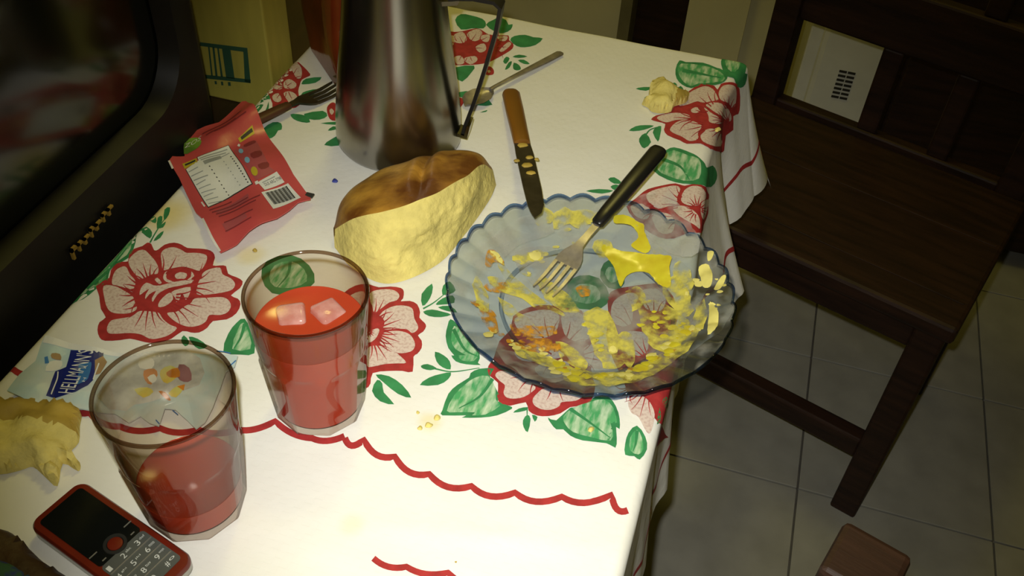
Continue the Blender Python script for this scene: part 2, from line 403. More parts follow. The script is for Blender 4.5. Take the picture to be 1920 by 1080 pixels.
for p in ([(470,670),(480,620),(520,580),(570,600),(620,600),(700,580),(780,565),(860,560),(840,585),(750,605),(680,620),(620,650),(590,680),(565,720),(560,690),(590,640),(540,665),(512,700),(515,665),(540,625),(500,650)],
          [(605,755),(615,715),(665,665),(700,655),(712,700),(680,735),(640,755)], [(700,650),(760,625),(838,612),(830,665),(805,705),(790,675),(772,655),(760,700),(735,722),(728,690)],
          [(725,525),(760,505),(810,515),(805,545),(770,560),(735,550)], [(640,540),(655,505),(690,490),(665,520),(668,555),(720,575),(680,580),(650,565)], [(845,500),(865,530),(850,555),(800,570),(840,540)], [(580,560),(600,545),(630,580),(610,590)]):
    decal(smooth_closed(Z1(p), 2), PET, 1, 0.006)
# --- flower beside the full glass
flower(Z2([(115,120),(180,140),(260,135),(330,145),(350,170),(345,215),(330,235),(390,232),(440,255),(460,310),(455,345),(490,380),(500,405),(480,440),(445,465),(470,500),(470,550),(440,590),(415,610),(410,710),(340,705),(250,705),(140,720),(125,790),(90,825),(20,800),(-80,760),(-150,640),(-160,420),(-120,250),(-20,150),(60,120)]),
       [Z2(p) for p in ([(120,185),(170,160),(250,155),(300,170),(320,200),(300,230),(250,245),(190,290),(150,310),(130,260)],
        [(185,330),(230,290),(300,265),(370,268),(410,290),(420,350),(445,400),(440,430),(405,450),(370,425),(300,422),(215,425),(220,380),(205,345)],
        [(220,445),(300,435),(360,445),(400,470),(425,520),(415,560),(380,580),(310,585),(250,550),(190,520),(200,480)],
        [(105,560),(150,535),(230,545),(280,570),(320,600),(365,650),(300,655),(220,660),(150,675),(100,670)],
        [(105,510),(110,455),(160,420),(185,430),(165,480),(130,510)], [(-120,420),(-60,330),(20,320),(60,380),(30,440),(-60,470)], [(-100,620),(-40,540),(40,540),(60,620),(20,700),(-60,700)], [(-60,260),(0,190),(80,170),(90,240),(60,290),(0,300)])],
       (660+110/3.6, 500+440/3.6), 5, 3.2, 0.55)
# --- flowers under the plate
flower(Z3([(525,245),(590,300),(585,390),(600,440),(680,465),(790,440),(810,500),(870,535),(950,540),(1040,520),(1110,475),(1200,465),(1260,430),(1290,330),(1260,200),(1300,80),(1270,-100),(1190,-220),(1090,-240),(1000,-255),(900,-260),(800,-240),(700,-180),(680,-80),(600,0),(560,120),(520,180)]),
       [Z3([(570,245),(610,215),(700,235),(780,280),(860,330),(830,370),(770,405),(700,415),(650,405),(630,370),(640,320),(600,285)]),
        Z3([(840,420),(870,380),(930,340),(1050,370),(1150,385),(1200,395),(1150,430),(1050,440),(1030,470),(970,495),(900,490),(850,460)]),
        ZP([(400,730),(470,700),(540,695),(580,720),(560,790),(490,810),(420,780)]), ZP([(590,710),(650,700),(690,740),(700,810),(640,820),(600,790)]),
        ZP([(400,860),(480,830),(560,850),(600,880),(520,900),(430,900)]), ZP([(680,850),(740,830),(790,860),(760,930),(700,920)]), ZP([(480,930),(560,900),(620,910),(600,960),(520,970)])],
       (1045, 672), 4, 3.0, 0.6)
flower(ZP([(775,640),(810,610),(860,600),(930,590),(990,590),(1040,640),(1060,720),(1040,800),(1060,880),(1100,960),(1090,1050),(1040,1210),(1000,1180),(950,1120),(870,1060),(840,980),(800,900),(770,800),(780,720)]),
       [ZP([(800,660),(860,625),(900,640),(880,690),(870,750),(820,760),(790,720)]), ZP([(910,620),(970,610),(1010,650),(990,700),(930,690)]), ZP([(830,800),(880,780),(940,800),(930,870),(860,880)]),
        Z3([(1525,450),(1560,400),(1610,390),(1680,440),(1715,530),(1690,650),(1660,660),(1600,550),(1550,520)]), Z3([(1410,395),(1520,380),(1530,400),(1490,415)])], (1225, 690), 5, 2.6, 0.6)
# --- flowers at the table's right edge
flower(Z4([(285,630),(330,595),(400,580),(470,540),(560,420),(620,380),(700,325),(770,312),(840,335),(870,370),(900,320),(960,305),(1020,310),(1060,360),(1065,500),(1050,580),(1005,600),(1005,720),(940,770),(925,900),(890,915),(800,890),(720,845),(600,845),(540,815),(430,770),(398,720),(410,670),(340,650)]),
       [Z4(p) for p in ([(345,620),(400,590),(500,575),(600,590),(615,625),(500,635),(420,655)], [(460,720),(500,670),(560,645),(630,645),(720,690),(690,750),(690,800),(620,815),(560,780),(490,750)],
        [(725,780),(760,735),(830,720),(890,760),(895,850),(830,860),(750,830)], [(540,500),(600,420),(680,370),(760,345),(820,370),(860,440),(850,465),(740,480),(690,470),(600,500)], [(885,400),(920,345),(990,335),(1025,370),(1020,480),(990,520),(960,480),(900,460)],
        [(775,505),(860,490),(940,520),(980,600),(960,640),(880,590),(820,550)], [(750,520),(800,570),(900,640),(870,665),(800,655),(790,600)], [(640,545),(680,525),(715,545),(700,570),(650,570)])], (1160+960/4.696, 90+650/4.696), 5, 2.4, 0.5, 1.07)
flower(Z5([(385,430),(420,400),(470,365),(570,340),(650,328),(710,345),(760,335),(830,345),(865,400),(860,440),(860,520),(830,600),(815,655),(740,650),(640,690),(540,680),(440,620),(380,560),(330,480)]),
       [Z5(p) for p in ([(465,410),(500,380),(590,355),(650,348),(675,370),(655,420),(655,460),(600,475),(540,490),(490,460)], [(690,440),(710,380),(760,352),(815,360),(840,400),(835,430),(800,470),(730,470)],
        [(820,455),(860,435),(855,480),(830,560),(812,520)], [(640,490),(720,485),(790,540),(800,620),(770,600),(700,560),(660,530)], [(360,480),(430,465),(480,500),(460,560),(390,540)], [(500,530),(600,530),(640,580),(620,650),(540,640)])], (1080+790/3.485, 250+505/3.485), 5, 2.6, 0.55, 1.06)
# --- flowers behind and beside the jug
flower(ZH([(-60,330),(0,270),(55,270),(120,265),(240,240),(300,265),(340,290),(420,300),(510,300),(515,340),(550,370),(545,410),(490,450),(400,500),(330,530),(250,545),(150,550),(65,550),(-40,520)]),
       [ZH(p) for p in ([(60,300),(120,280),(150,330),(120,360),(60,350)], [(170,290),(240,255),(280,280),(260,330),(210,340)], [(280,310),(345,300),(335,350),(295,345)], [(60,490),(110,480),(130,530),(80,540)],
        [(140,500),(220,480),(240,510),(190,540)], [(240,400),(300,375),(315,420),(270,440)], [(425,312),(495,312),(480,345),(435,340)], [(440,425),(500,365),(525,380),(470,430)], [(-20,330),(40,310),(45,370),(0,400)])], (840+150/4.5, 410/4.5), 3, 1.6, 0.6, 1.18)
flower(Z8([(360,490),(400,420),(470,340),(540,280),(580,225),(640,225),(700,270),(780,355),(760,380),(700,410),(680,460),(665,520),(680,590),(710,620),(640,680),(560,690),(430,730),(415,640),(390,580)]),
       [Z8(p) for p in ([(590,250),(640,245),(690,300),(690,380),(650,390),(610,320)], [(500,320),(540,300),(575,340),(530,352)], [(455,380),(500,355),(525,390),(470,398)], [(390,460),(430,410),(490,420),(505,490),(450,500)],
        [(530,440),(580,410),(640,450),(620,490),(540,490)], [(420,570),(470,545),(500,600),(470,625),(430,610)], [(530,545),(590,530),(640,560),(660,620),(600,650),(565,610)], [(445,695),(500,655),(560,665),(540,700)])], (430+545/5.143, 70+480/5.143), 3, 1.8, 0.6, 1.1)
for p in ([(310,580),(350,560),(385,590),(380,630),(320,630)], [(70,840),(110,825),(135,860),(100,910),(65,900)]):
    decal(smooth_closed(ZH(p), 3), RED, 0)
decal(smooth_closed(ZH([(332,600),(348,592),(360,606),(344,618)]), 2), PET, 1)
decal(smooth_closed(Z8([(940,700),(960,650),(1010,630),(1070,700),(1040,800),(970,790)]), 3), RED, 0)
decal(smooth_closed(Z8([(965,710),(985,690),(1010,720),(985,750)]), 3), PET, 1)
# --- leaves
leaf(Z2([(665,355),(720,400),(860,570),(850,650),(870,665),(770,660),(700,640),(670,600),(690,600),(650,550),(632,470),(645,400)]), Z2([(680,420),(710,410),(800,530),(855,585),(820,640),(740,635),(720,600),(770,600),(700,560),(670,500)]), Z2([(685,425),(760,560),(850,610)]))
leaf(Z2([(610,970),(650,860),(710,800),(790,750),(800,720),(860,690),(960,690),(930,740),(990,860),(985,910),(1060,940),(1080,960),(980,1005),(870,1020),(740,1020),(770,1005),(610,1005)]), Z2([(640,975),(690,870),(760,800),(830,752),(920,740),(970,830),(970,900),(1000,940),(900,1000),(810,1005),(830,985),(700,985)]), Z2([(950,760),(860,880),(720,960)]))
leaf(Z3([(950,550),(1010,570),(1110,480),(1200,470),(1290,400),(1380,395),(1440,470),(1465,560),(1465,635),(1440,620),(1445,700),(1435,770),(1370,735),(1200,715),(1110,680),(1060,635),(1010,635),(970,590)]), Z3([(1060,545),(1130,480),(1250,440),(1350,420),(1420,480),(1445,590),(1400,590),(1415,650),(1400,720),(1250,690),(1130,655),(1075,600)]), Z3([(1110,490),(1240,580),(1400,700)]))
leaf(Z3([(1505,740),(1530,660),(1590,610),(1650,690),(1660,780),(1610,855),(1570,830),(1505,820)]), Z3([(1540,700),(1590,640),(1625,700),(1635,780),(1600,820),(1540,790)]), Z3([(1590,650),(1580,740),(1560,800)]))
leaf(Z1([(-30,720),(60,610),(200,480),(330,340),(410,190),(450,190),(440,290),(390,400),(260,480),(240,560),(150,630),(60,700)]), Z1([(40,660),(120,570),(230,470),(330,370),(400,250),(415,290),(380,380),(250,470),(225,550),(140,615)]), Z1([(90,620),(240,500),(380,330)]))
leaf(Z1([(1075,1080),(1110,950),(1170,870),(1230,840),(1290,960),(1300,1090),(1200,1100)]), Z1([(1140,1060),(1180,920),(1220,870),(1265,960),(1270,1060)]), Z1([(1230,880),(1200,980),(1150,1060)]))
leaf([(490,520),(500,490),(545,478),(580,498),(590,530),(556,552),(510,550)], [(505,520),(515,498),(545,490),(570,505),(575,528),(548,540),(515,538)], [(545,485),(540,515),(520,540)])
leaf(Z4([(500,190),(535,110),(590,125),(740,130),(850,170),(920,200),(960,250),(930,300),(850,330),(720,330),(640,355),(560,325),(510,270)]), Z4([(520,210),(550,140),(730,155),(840,185),(920,240),(915,300),(700,315),(640,340),(570,300)]), Z4([(560,200),(720,230),(900,270)]))
leaf(Z4([(900,120),(930,70),(990,50),(1070,75),(1130,130),(1130,230),(1110,320),(1070,350),(1030,330),(1010,270),(940,250),(910,180)]), Z4([(935,120),(980,85),(1060,100),(1070,150),(1020,220),(960,190)]))
leaf(Z5([(500,240),(530,160),(590,110),(640,92),(720,115),(790,150),(840,200),(850,225),(890,210),(915,250),(915,300),(880,350),(800,340),(700,330),(600,305)]), Z5([(530,235),(570,150),(640,112),(740,150),(800,170),(815,230),(800,300),(720,315),(600,280)]), Z5([(560,170),(680,220),(740,310)]))
leaf(ZP([(745,560),(760,505),(800,495),(845,560),(830,605),(780,605)]), ZP([(765,550),(780,520),(810,530),(820,570),(790,585)]))
leaf(ZP([(560,650),(600,590),(660,555),(740,565),(785,640),(745,690),(660,690),(590,690)]), ZP([(610,640),(660,590),(730,600),(745,650),(690,670)]))
for p in ([(470,185),(540,115),(540,180),(510,240),(475,265)], [(610,190),(615,130),(660,100),(700,160),(660,185)], [(565,255),(610,215),(680,195),(690,245),(600,258)], [(580,275),(660,265),(710,310),(640,300)],
          [(480,305),(540,290),(610,305),(670,325),(600,342),(520,335)], [(560,575),(620,600),(660,640),(665,695),(610,680),(570,640)], [(465,670),(510,658),(570,685),(530,700),(480,690)],
          [(458,800),(520,750),(600,725),(668,715),(650,760),(580,800)], [(160,730),(250,740),(340,800),(400,885),(310,860),(210,780)], [(135,840),(170,765),(205,790),(215,850),(285,930),(190,910)]):
    leaf(Z2(p))
for q in (Z2([(480,285),(550,245),(620,190)]), Z2([(560,690),(680,710),(860,685)]), Z3([(800,475),(800,540)]), Z4([(235,770),(280,720),(370,690)]), Z1([(545,290),(590,210),(650,120)]), Z8([(330,600),(390,590)])):
    decal(stroke_poly(q, 3.0, 1.5), GRN, 0, 0.02)
for p in ([(700,515),(740,485),(800,475),(790,500)], [(770,570),(800,530),(825,560),(805,655),(775,620)], [(835,530),(875,545),(855,580)], [(1770,430),(1800,400),(1810,460),(1790,485)], [(1730,600),(1750,480),(1758,560)]):
    leaf(Z3(p))
for p in ([(500,95),(545,70),(590,110),(585,150),(540,130)], [(440,170),(520,175),(560,215),(545,260),(490,220)], [(595,190),(600,110),(635,100),(625,160)], [(645,130),(650,50),(690,35),(680,90)], [(570,280),(600,235),(645,205),(620,255)], [(600,185),(640,150),(660,140),(640,180)],
          [(770,1000),(790,960),(830,1010),(800,1040)], [(825,970),(890,985),(960,1040),(900,1060),(850,1020)]):
    leaf(Z1(p))
for p in ([(90,730),(150,690),(230,680),(310,685),(260,710),(180,730)], [(180,800),(235,750),(285,830),(225,885),(190,850)], [(300,745),(330,700),(375,690),(365,770),(345,825)], [(330,280),(390,275),(440,330),(380,330)], [(455,330),(490,305),(515,330),(490,370)], [(515,370),(545,335),(575,375),(565,415)], [(150,360),(220,345),(300,350),(240,378)], [(225,440),(270,420),(270,460)]):
    leaf(Z4(p))
for p in ([(65,378),(150,365),(245,375),(170,395)], [(210,300),(250,288),(300,325),(250,330)], [(225,350),(260,335),(290,350),(260,375)]):
    leaf(Z5(p))
for p in ([(60,170),(110,120),(190,130),(290,160),(320,200),(300,240),(200,240),(110,250)], [(320,210),(380,170),(430,150),(490,170),(510,210),(545,205),(530,250),(470,280),(400,270)], [(120,60),(180,30),(330,50),(370,80),(200,85)], [(525,340),(560,305),(650,295),(720,315),(800,325),(740,380),(650,400),(580,390)],
          [(465,520),(490,480),(520,495),(490,540)], [(480,590),(510,530),(540,520),(520,570)], [(550,580),(555,530),(600,550),(615,585),(580,595)], [(545,480),(600,462),(670,478),(600,490)], [(590,510),(640,505),(690,540),(640,540)], [(60,570),(220,555),(200,610),(120,690),(60,640)],
          [(60,790),(150,770),(210,780),(290,800),(375,885),(250,890),(190,840),(100,820)], [(270,950),(330,930),(320,945)]):
    leaf(ZH(p))
for p in ([(285,540),(330,515),(385,560),(390,600),(330,580)], [(225,620),(260,570),(310,590),(330,620),(260,645)], [(235,710),(270,660),(330,650),(275,725)], [(360,680),(380,620),(375,720),(330,790),(335,740)], [(590,745),(650,740),(740,760),(780,820),(700,820),(620,790)],
          [(720,740),(900,710),(945,760),(870,795),(770,790)], [(700,440),(740,400),(890,385),(830,440),(710,455)], [(695,550),(740,520),(860,500),(780,580),(710,600)], [(330,880),(420,820),(500,830),(505,890),(470,900),(440,950),(380,980),(350,930)],
          [(880,830),(1030,815),(1060,830),(1020,845)], [(950,900),(1000,860),(1060,870),(1010,895)], [(915,1040),(990,980),(1070,950),(1060,1045)]):
    leaf(Z8(p))
# --- scalloped red border
def scallop(peaks, sag, w):
    c = []
    for a, b in zip(peaks[:-1], peaks[1:]):
        a, b = np.array(a, float), np.array(b, float)
        for i in range(8):
            t = i/8; q = a + (b-a)*t; c.append((q[0]-sag*0.35*math.sin(math.pi*t), q[1] + sag*4*t*(1-t)))
    c.append(tuple(peaks[-1])); return stroke_poly(c, w, w, sm=False)
decal(scallop([(15,682),(62,704),(108,755),(168,775),(225,800),(300,803),(372,806),(446,806),(516,790),(585,822),(646,818)], 7, 12), RED, 0, 0.02)
decal(scallop(Z6([(20,190),(130,200),(310,298),(510,400),(755,470),(1008,508),(1280,532),(1568,522),(1662,612)]), 13, 12.5), RED, 0, 0.02)
decal(scallop([(700,1047),(762,1063),(840,1074),(915,1108)], 8, 12), RED, 0, 0.02)
c = []
for k in range(0, 150):
    t = 0.02 + k*0.0078; c.append((LR - 0.058 - 0.016*abs(math.sin(math.pi*t/0.075)), t))
for k in range(len(c)-1):
    (s0, t0), (s1, t1) = c[k], c[k+1]; decal_st([(s0-0.0032, t0), (s0+0.0032, t0), (s1+0.0032, t1), (s1-0.0032, t1)], RED, 0, 0.01)

# cloth materials
def cloth_mat():
    m = bpy.data.materials.new('embossed_white_cloth'); m.use_nodes = True; t = m.node_tree; b = t.nodes['Principled BSDF']
    b.inputs['Roughness'].default_value = 0.62; b.inputs['Specular IOR Level'].default_value = 0.25
    tc = nd(t, 'ShaderNodeTexCoord')
    ck = nd(t, 'ShaderNodeTexChecker'); ck.inputs['Scale'].default_value = 1/0.0056
    ck.inputs[1].default_value = (0.80, 0.79, 0.74, 1); ck.inputs[2].default_value = (0.80, 0.79, 0.74, 1)
    t.links.new(tc.outputs['UV'], ck.inputs[0])
    nz = nd(t, 'ShaderNodeTexNoise'); nz.inputs['Scale'].default_value = 22; nz.inputs['Detail'].default_value = 4; t.links.new(tc.outputs['UV'], nz.inputs[0])
    mr = nd(t, 'ShaderNodeMapRange'); mr.inputs[1].default_value = 0.4; mr.inputs[2].default_value = 0.62; t.links.new(nz.outputs[0], mr.inputs[0])
    mx = nd(t, 'ShaderNodeMix', data_type='RGBA'); mx.inputs[6].default_value = (0.79, 0.78, 0.72, 1)
    t.links.new(mr.outputs[0], mx.inputs[0]); t.links.new(ck.outputs[0], mx.inputs[7])
    last = mx.outputs[2]
    for (u, v), r, f in (((310, 400), 0.030, 0.9), ((372, 495), 0.016, 0.8), ((400, 520), 0.012, 0.7), ((470, 480), 0.014, 0.5), ((705, 505), 0.010, 0.55), ((805, 790), 0.010, 0.5), ((40, 620), 0.02, 0.4), ((490, 260), 0.012, 0.4), ((660, 985), 0.010, 0.25)):
        s, q = st(u, v)
        ds = nd(t, 'ShaderNodeVectorMath', operation='DISTANCE'); ds.inputs[1].default_value = (s, q, 0); t.links.new(tc.outputs['UV'], ds.inputs[0])
        n2 = nd(t, 'ShaderNodeMath', operation='MULTIPLY_ADD'); n2.inputs[1].default_value = r*0.9; t.links.new(nz.outputs[0], n2.inputs[0]); t.links.new(ds.outputs['Value'], n2.inputs[2])
        m2 = nd(t, 'ShaderNodeMapRange', interpolation_type='SMOOTHSTEP'); m2.inputs[1].default_value = r*1.7; m2.inputs[2].default_value = r*0.6; m2.inputs[3].default_value = 0; m2.inputs[4].default_value = f
        t.links.new(n2.outputs[0], m2.inputs[0])
        x2 = nd(t, 'ShaderNodeMix', data_type='RGBA', blend_type='MULTIPLY'); x2.inputs[7].default_value = (0.95, 0.80, 0.34, 1)
        t.links.new(m2.outputs[0], x2.inputs[0]); t.links.new(last, x2.inputs[6]); last = x2.outputs[2]
    t.links.new(last, b.inputs['Base Color'])
    bp = nd(t, 'ShaderNodeBump'); bp.inputs['Strength'].default_value = 0.45; bp.inputs['Distance'].default_value = 0.0007
    ad = nd(t, 'ShaderNodeMath', operation='MULTIPLY_ADD'); ad.inputs[1].default_value = 1.5
    n3 = nd(t, 'ShaderNodeTexNoise'); n3.inputs['Scale'].default_value = 60; t.links.new(tc.outputs['UV'], n3.inputs[0])
    t.links.new(n3.outputs[0], ad.inputs[0]); t.links.new(ck.outputs[1], ad.inputs[2]); t.links.new(ad.outputs[0], bp.inputs['Height']); t.links.new(bp.outputs[0], b.inputs['Normal'])
    return m
M_red = pm('red_print', (0.42, 0.035, 0.035), rough=0.6, spec=0.25, vary=0.25, vscale=120, coord='UV')
M_pet = pm('petal_print', (0.66, 0.54, 0.47), rough=0.6, spec=0.25, col2=(0.52, 0.36, 0.31), vscale=420, coord='UV', detail=2, lo=0.3, hi=0.55)
M_grn = pm('green_print', (0.045, 0.27, 0.095), rough=0.6, spec=0.25, vary=0.3, vscale=60, coord='UV')
M_leaf = pm('brushed_leaf_print', (0.52, 0.64, 0.44), rough=0.6, spec=0.25, col2=(0.07, 0.34, 0.12), vscale=85, coord='UV', stretch=(2.4, 0.6, 1), detail=5, lo=0.40, hi=0.66)
tc_ = cb.build('tablecloth', [cloth_mat(), M_red, M_pet, M_grn, M_leaf], smooth=60)
tag(tc_, 'white embossed tablecloth printed with red flowers and green leaves', 'tablecloth')

# ================================================================== TELEVISION, STAND, CARTON
SZ = 0.70
sd = empty('television_stand', (-0.85, 0.6, 0)); tag(sd, 'dark brown wooden stand carrying the television and the yellow carton', 'stand')
def sp(n, lo, hi):
    m = MB().box(lo, hi).build(n, M_stand, sd, bevel=0.003); m.location = -Vector(sd.location)
sp('top', (-1.2, 0.05, SZ-0.03), (-0.503, 1.15, SZ))
for x in (-1.18, -0.56):
    for y in (0.07, 1.09): sp('leg', (x, y, 0), (x+0.04, y+0.04, SZ-0.029))
sp('shelf', (-1.18, 0.07, 0.25), (-0.53, 1.13, 0.27))

M_tvb = pm('black_tv_plastic', (0.010, 0.0095, 0.0085), rough=0.5, spec=0.3, vary=0.2, vscale=60)
M_scr = pm('dark_tube_glass', (0.008, 0.011, 0.007), rough=0.16, vary=0.2, vscale=6, spec=0.6)
M_gold = pm('gold_lettering', (0.35, 0.22, 0.04), rough=0.5, spec=0.3, vary=0.1)
TVX, TY0, TY1, TZ0, TZ1 = -0.515, 0.235, 0.738, SZ+0.002, 1.15
tv = empty('television', (-0.75, 0.5, SZ)); tag(tv, 'black tube television with dark curved screen and gold lettering', 'television')
def rr(y0, y1, z0, z1, r, x, n=8, bul=0.0):
    out = []
    for (cy, cz, a0) in ((y1-r, z0+r, -90), (y1-r, z1-r, 0), (y0+r, z1-r, 90), (y0+r, z0+r, 180)):
        for i in range(n+1):
            a = math.radians(a0 + 90*i/n); out.append(Vector((x, cy + r*math.cos(a), cz + r*math.sin(a))))
    return out
def tvp(m, name, mat, sm=40, parent=None):
    o = m.build(name, mat, tv, smooth=sm); o.location = -Vector(tv.location); return o
R = [rr(TY0+0.01, TY1-0.01, TZ0+0.012, TZ1-0.01, 0.04, TVX-0.10), rr(TY0, TY1, TZ0, TZ1, 0.05, TVX-0.05), rr(TY0, TY1, TZ0, TZ1, 0.05, TVX-0.012), rr(TY0+0.006, TY1-0.006, TZ0+0.006, TZ1-0.006, 0.046, TVX-0.003),
     rr(TY0+0.016, TY1-0.014, TZ0+0.03, TZ1-0.014, 0.044, TVX), rr(TY0+0.030, TY1-0.034, 0.797, TZ1-0.032, 0.055, TVX-0.006), rr(TY0+0.036, TY1-0.040, 0.803, TZ1-0.038, 0.055, TVX-0.024)]
tvp(MB().rings(R, cap0=False, cap1=False), 'bezel', M_tvb)
R = []
y0, y1, z0, z1 = TY0+0.034, TY1-0.038, 0.801, TZ1-0.036; cy, cz = (y0+y1)/2, (z0+z1)/2
base = rr(y0, y1, z0, z1, 0.055, 0)
for k in range(11):
    f = 1 - k/10.6
    R.append([Vector((TVX-0.026 + 0.024*(1-f*f), cy+(p.y-cy)*f, cz+(p.z-cz)*f)) for p in base])
tvp(MB().rings(R, cap0=False), 'screen', M_scr, 60)
R = [rr(TY0+0.01, TY1-0.01, TZ0+0.012, TZ1-0.01, 0.04, TVX-0.10), rr(TY0+0.03, TY1-0.03, TZ0+0.012, TZ1-0.03, 0.05, TVX-0.22), rr(TY0+0.12, TY1-0.12, TZ0+0.02, TZ1-0.12, 0.05, TVX-0.40), rr(TY0+0.14, TY1-0.14, TZ0+0.03, TZ1-0.16, 0.05, TVX-0.46)]
tvp(MB().rings(R, cap0=False), 'back_housing', M_tvb)
lg = MB()
yy = 0.492
for k, (wd, hh, zz) in enumerate(((0.007, 0.011, 0), (0.006, 0.008, 0.002), (0.008, 0.006, 0.003), (0.005, 0.009, 0.003), (0.009, 0.006, 0.005), (0.006, 0.008, 0.006), (0.008, 0.007, 0.007))):
    z = 0.755 + zz
    lg.box((TVX-0.0015, yy, z), (TVX+0.0012, yy+wd*0.35, z+hh)); lg.box((TVX-0.0015, yy, z+hh*0.7), (TVX+0.0012, yy+wd, z+hh)); yy += wd + 0.0022
tvp(lg, 'lettering', M_gold, 30)
for y in (TY0+0.06, TY1-0.08): tvp(MB().box((TVX-0.09, y, SZ), (TVX-0.05, y+0.03, SZ+0.014)), 'foot', M_tvb)

M_yel = pm('yellow_carton_board', (0.50, 0.43, 0.07), rough=0.7, vary=0.15, vscale=10, stretch=(6, 6, 1))
M_grp = pm('green_carton_print', (0.03, 0.10, 0.05), rough=0.7, vary=0.2)
bx = empty('carton', (-0.60, 0.86, SZ)); tag(bx, 'yellow cardboard carton with a green framed barcode print', 'carton')
BX0, BX1, BY0, BY1, BZ1 = -0.72, -0.5035, 0.832, 0.884, 1.02
def bp_(m, n, mats, sm=None, bev=0):
    o = m.build(n, mats, bx, smooth=sm, bevel=bev); o.location = -Vector(bx.location); return o
bp_(MB().box((BX0, BY0, SZ), (BX1, BY1, BZ1)), 'body', M_yel, bev=0.002)
g = MB()
def quad(m, pts):
    P = []
    for (u, v) in pts:
        r = ray(u, v); k = (BY0 - 0.0005 - CAM.y)/r.y; P.append(CAM + r*k)
    m.add(P, [(0,1,2,3)], 0)
for q in ([(375,79),(464,90),(462,98),(375,86)], [(456,92),(464,92),(470,156),(459,153)], [(375,139),(470,149),(470,156),(375,146)], [(416,90),(432,92),(440,148),(424,146)], [(390,88),(393,88),(399,142),(396,142)], [(398,88),(402,89),(408,143),(404,143)], [(407,89),(410,89),(418,144),(414,144)],
          [(402,152),(406,152),(407,158),(403,158)], [(414,153),(418,153),(419,160),(415,160)], [(427,154),(432,154),(433,161),(428,161)]): quad(g, q)
bp_(g, 'barcode_print', M_grp)
bp_(MB().box((BX0, BY0-0.001, 1.0), (BX1, (BY0+BY1)/2, BZ1+0.0015)), 'flap', M_yel)

# ================================================================== CHAIRS
def chair(loc, rz, label, z_top=0.95, front_open=True):
    c = empty('dining_chair', (loc[0], loc[1], 0), rz); tag(c, label, 'chair', 'dark wooden dining chairs')
    W, D, L = 0.205, 0.165, 0.021
    def p(n, lo, hi, bev=0.004): return MB().box(lo, hi).build(n, M_wood, c, bevel=bev)
    for s in (-1, 1):
        p('leg', (s*W-L, -D-L, 0), (s*W+L, -D+L, 0.43))
        p('back_post', (s*W-L, D-L, 0), (s*W+L, D+L, z_top))
        p('side_stretcher', (s*W-0.011, -D+L-0.002, 0.17), (s*W+0.011, D-L+0.002, 0.205))
    p('seat', (-W-0.03, -D-0.035, 0.428), (W+0.03, D-L+0.001, 0.456), 0.006)
    for k in (0, 2): p('seat_groove', (-W-0.02, -D+0.02+k*0.075, 0.4555), (W+0.02, -D+0.024+k*0.075, 0.4572), 0.0005)
    p('front_stretcher', (-W+L-0.002, -D-0.014, 0.125), (W-L+0.002, -D+0.014, 0.165))
    p('apron', (-W+L-0.002, -D-0.012, 0.375), (W-L+0.002, -D+0.008, 0.43))
    p('back_rail', (-W+L-0.002, D-0.012, 0.607), (W-L+0.002, D+0.012, 0.70))
    p('top_rail', (-W+L-0.002, D-0.012, z_top-0.10), (W-L+0.002, D+0.012, z_top-0.008))
    p('lower_rail', (-W+L-0.002, D-0.012, 0.43), (W-L+0.002, D+0.012, 0.462))
    for x in (-0.03, 0.085):
        p('back_slat', (x-0.016, D-0.008, 0.46), (x+0.016, D+0.008, 0.608)); p('back_slat', (x-0.016, D-0.008, 0.699), (x+0.016, D+0.008, z_top-0.099))
    return c
RZ = math.radians(-19)
chair((0.182, 1.276), RZ, 'dark wooden dining chair tucked in at the far corner of the table', 0.98)
e1 = Vector((math.cos(RZ), math.sin(RZ), 0)); e2 = Vector((-e1.y, e1.x, 0))
q = onz(1626, 1054, 0.84)
pc = Vector((q.x, q.y, 0)) + e1*0.205 - e2*0.0
pc = pc + e2*(-0.165)
chair((pc.x, pc.y), RZ, 'low backed dark wooden chair standing alone with a rounded post top', 0.84)

# white appliance behind the chair
ap = empty('appliance', (0.18, 1.93, 0)); tag(ap, 'white plastic appliance case with two columns of vent slots behind the chair', 'appliance')
M_wp = pm('white_appliance_plastic', (0.62, 0.61, 0.52), rough=0.5, vary=0.08)
def app_p(m, n, mat, bev=0): o = m.build(n, mat, ap, bevel=bev); o.location = -Vector(ap.location)
app_p(MB().box((0.122, 1.80, 0.02), (0.255, 2.06, 0.56)), 'case', M_wp, 0.012)
app_p(MB().box((0.098, 1.81, 0.02), (0.125, 2.06, 0.55)), 'side_panel', M_wp, 0.004)
for i in range(2):
    for k in range(7): app_p(MB().box((0.172+i*0.0165, 1.7985, 0.302+k*0.0095), (0.1865+i*0.0165, 1.802, 0.3065+k*0.0095)), 'vent_slot', M_dark)
for x in (0.11, 0.22): app_p(MB().box((x, 1.83, 0), (x+0.02, 2.04, 0.021)), 'foot', M_dark)

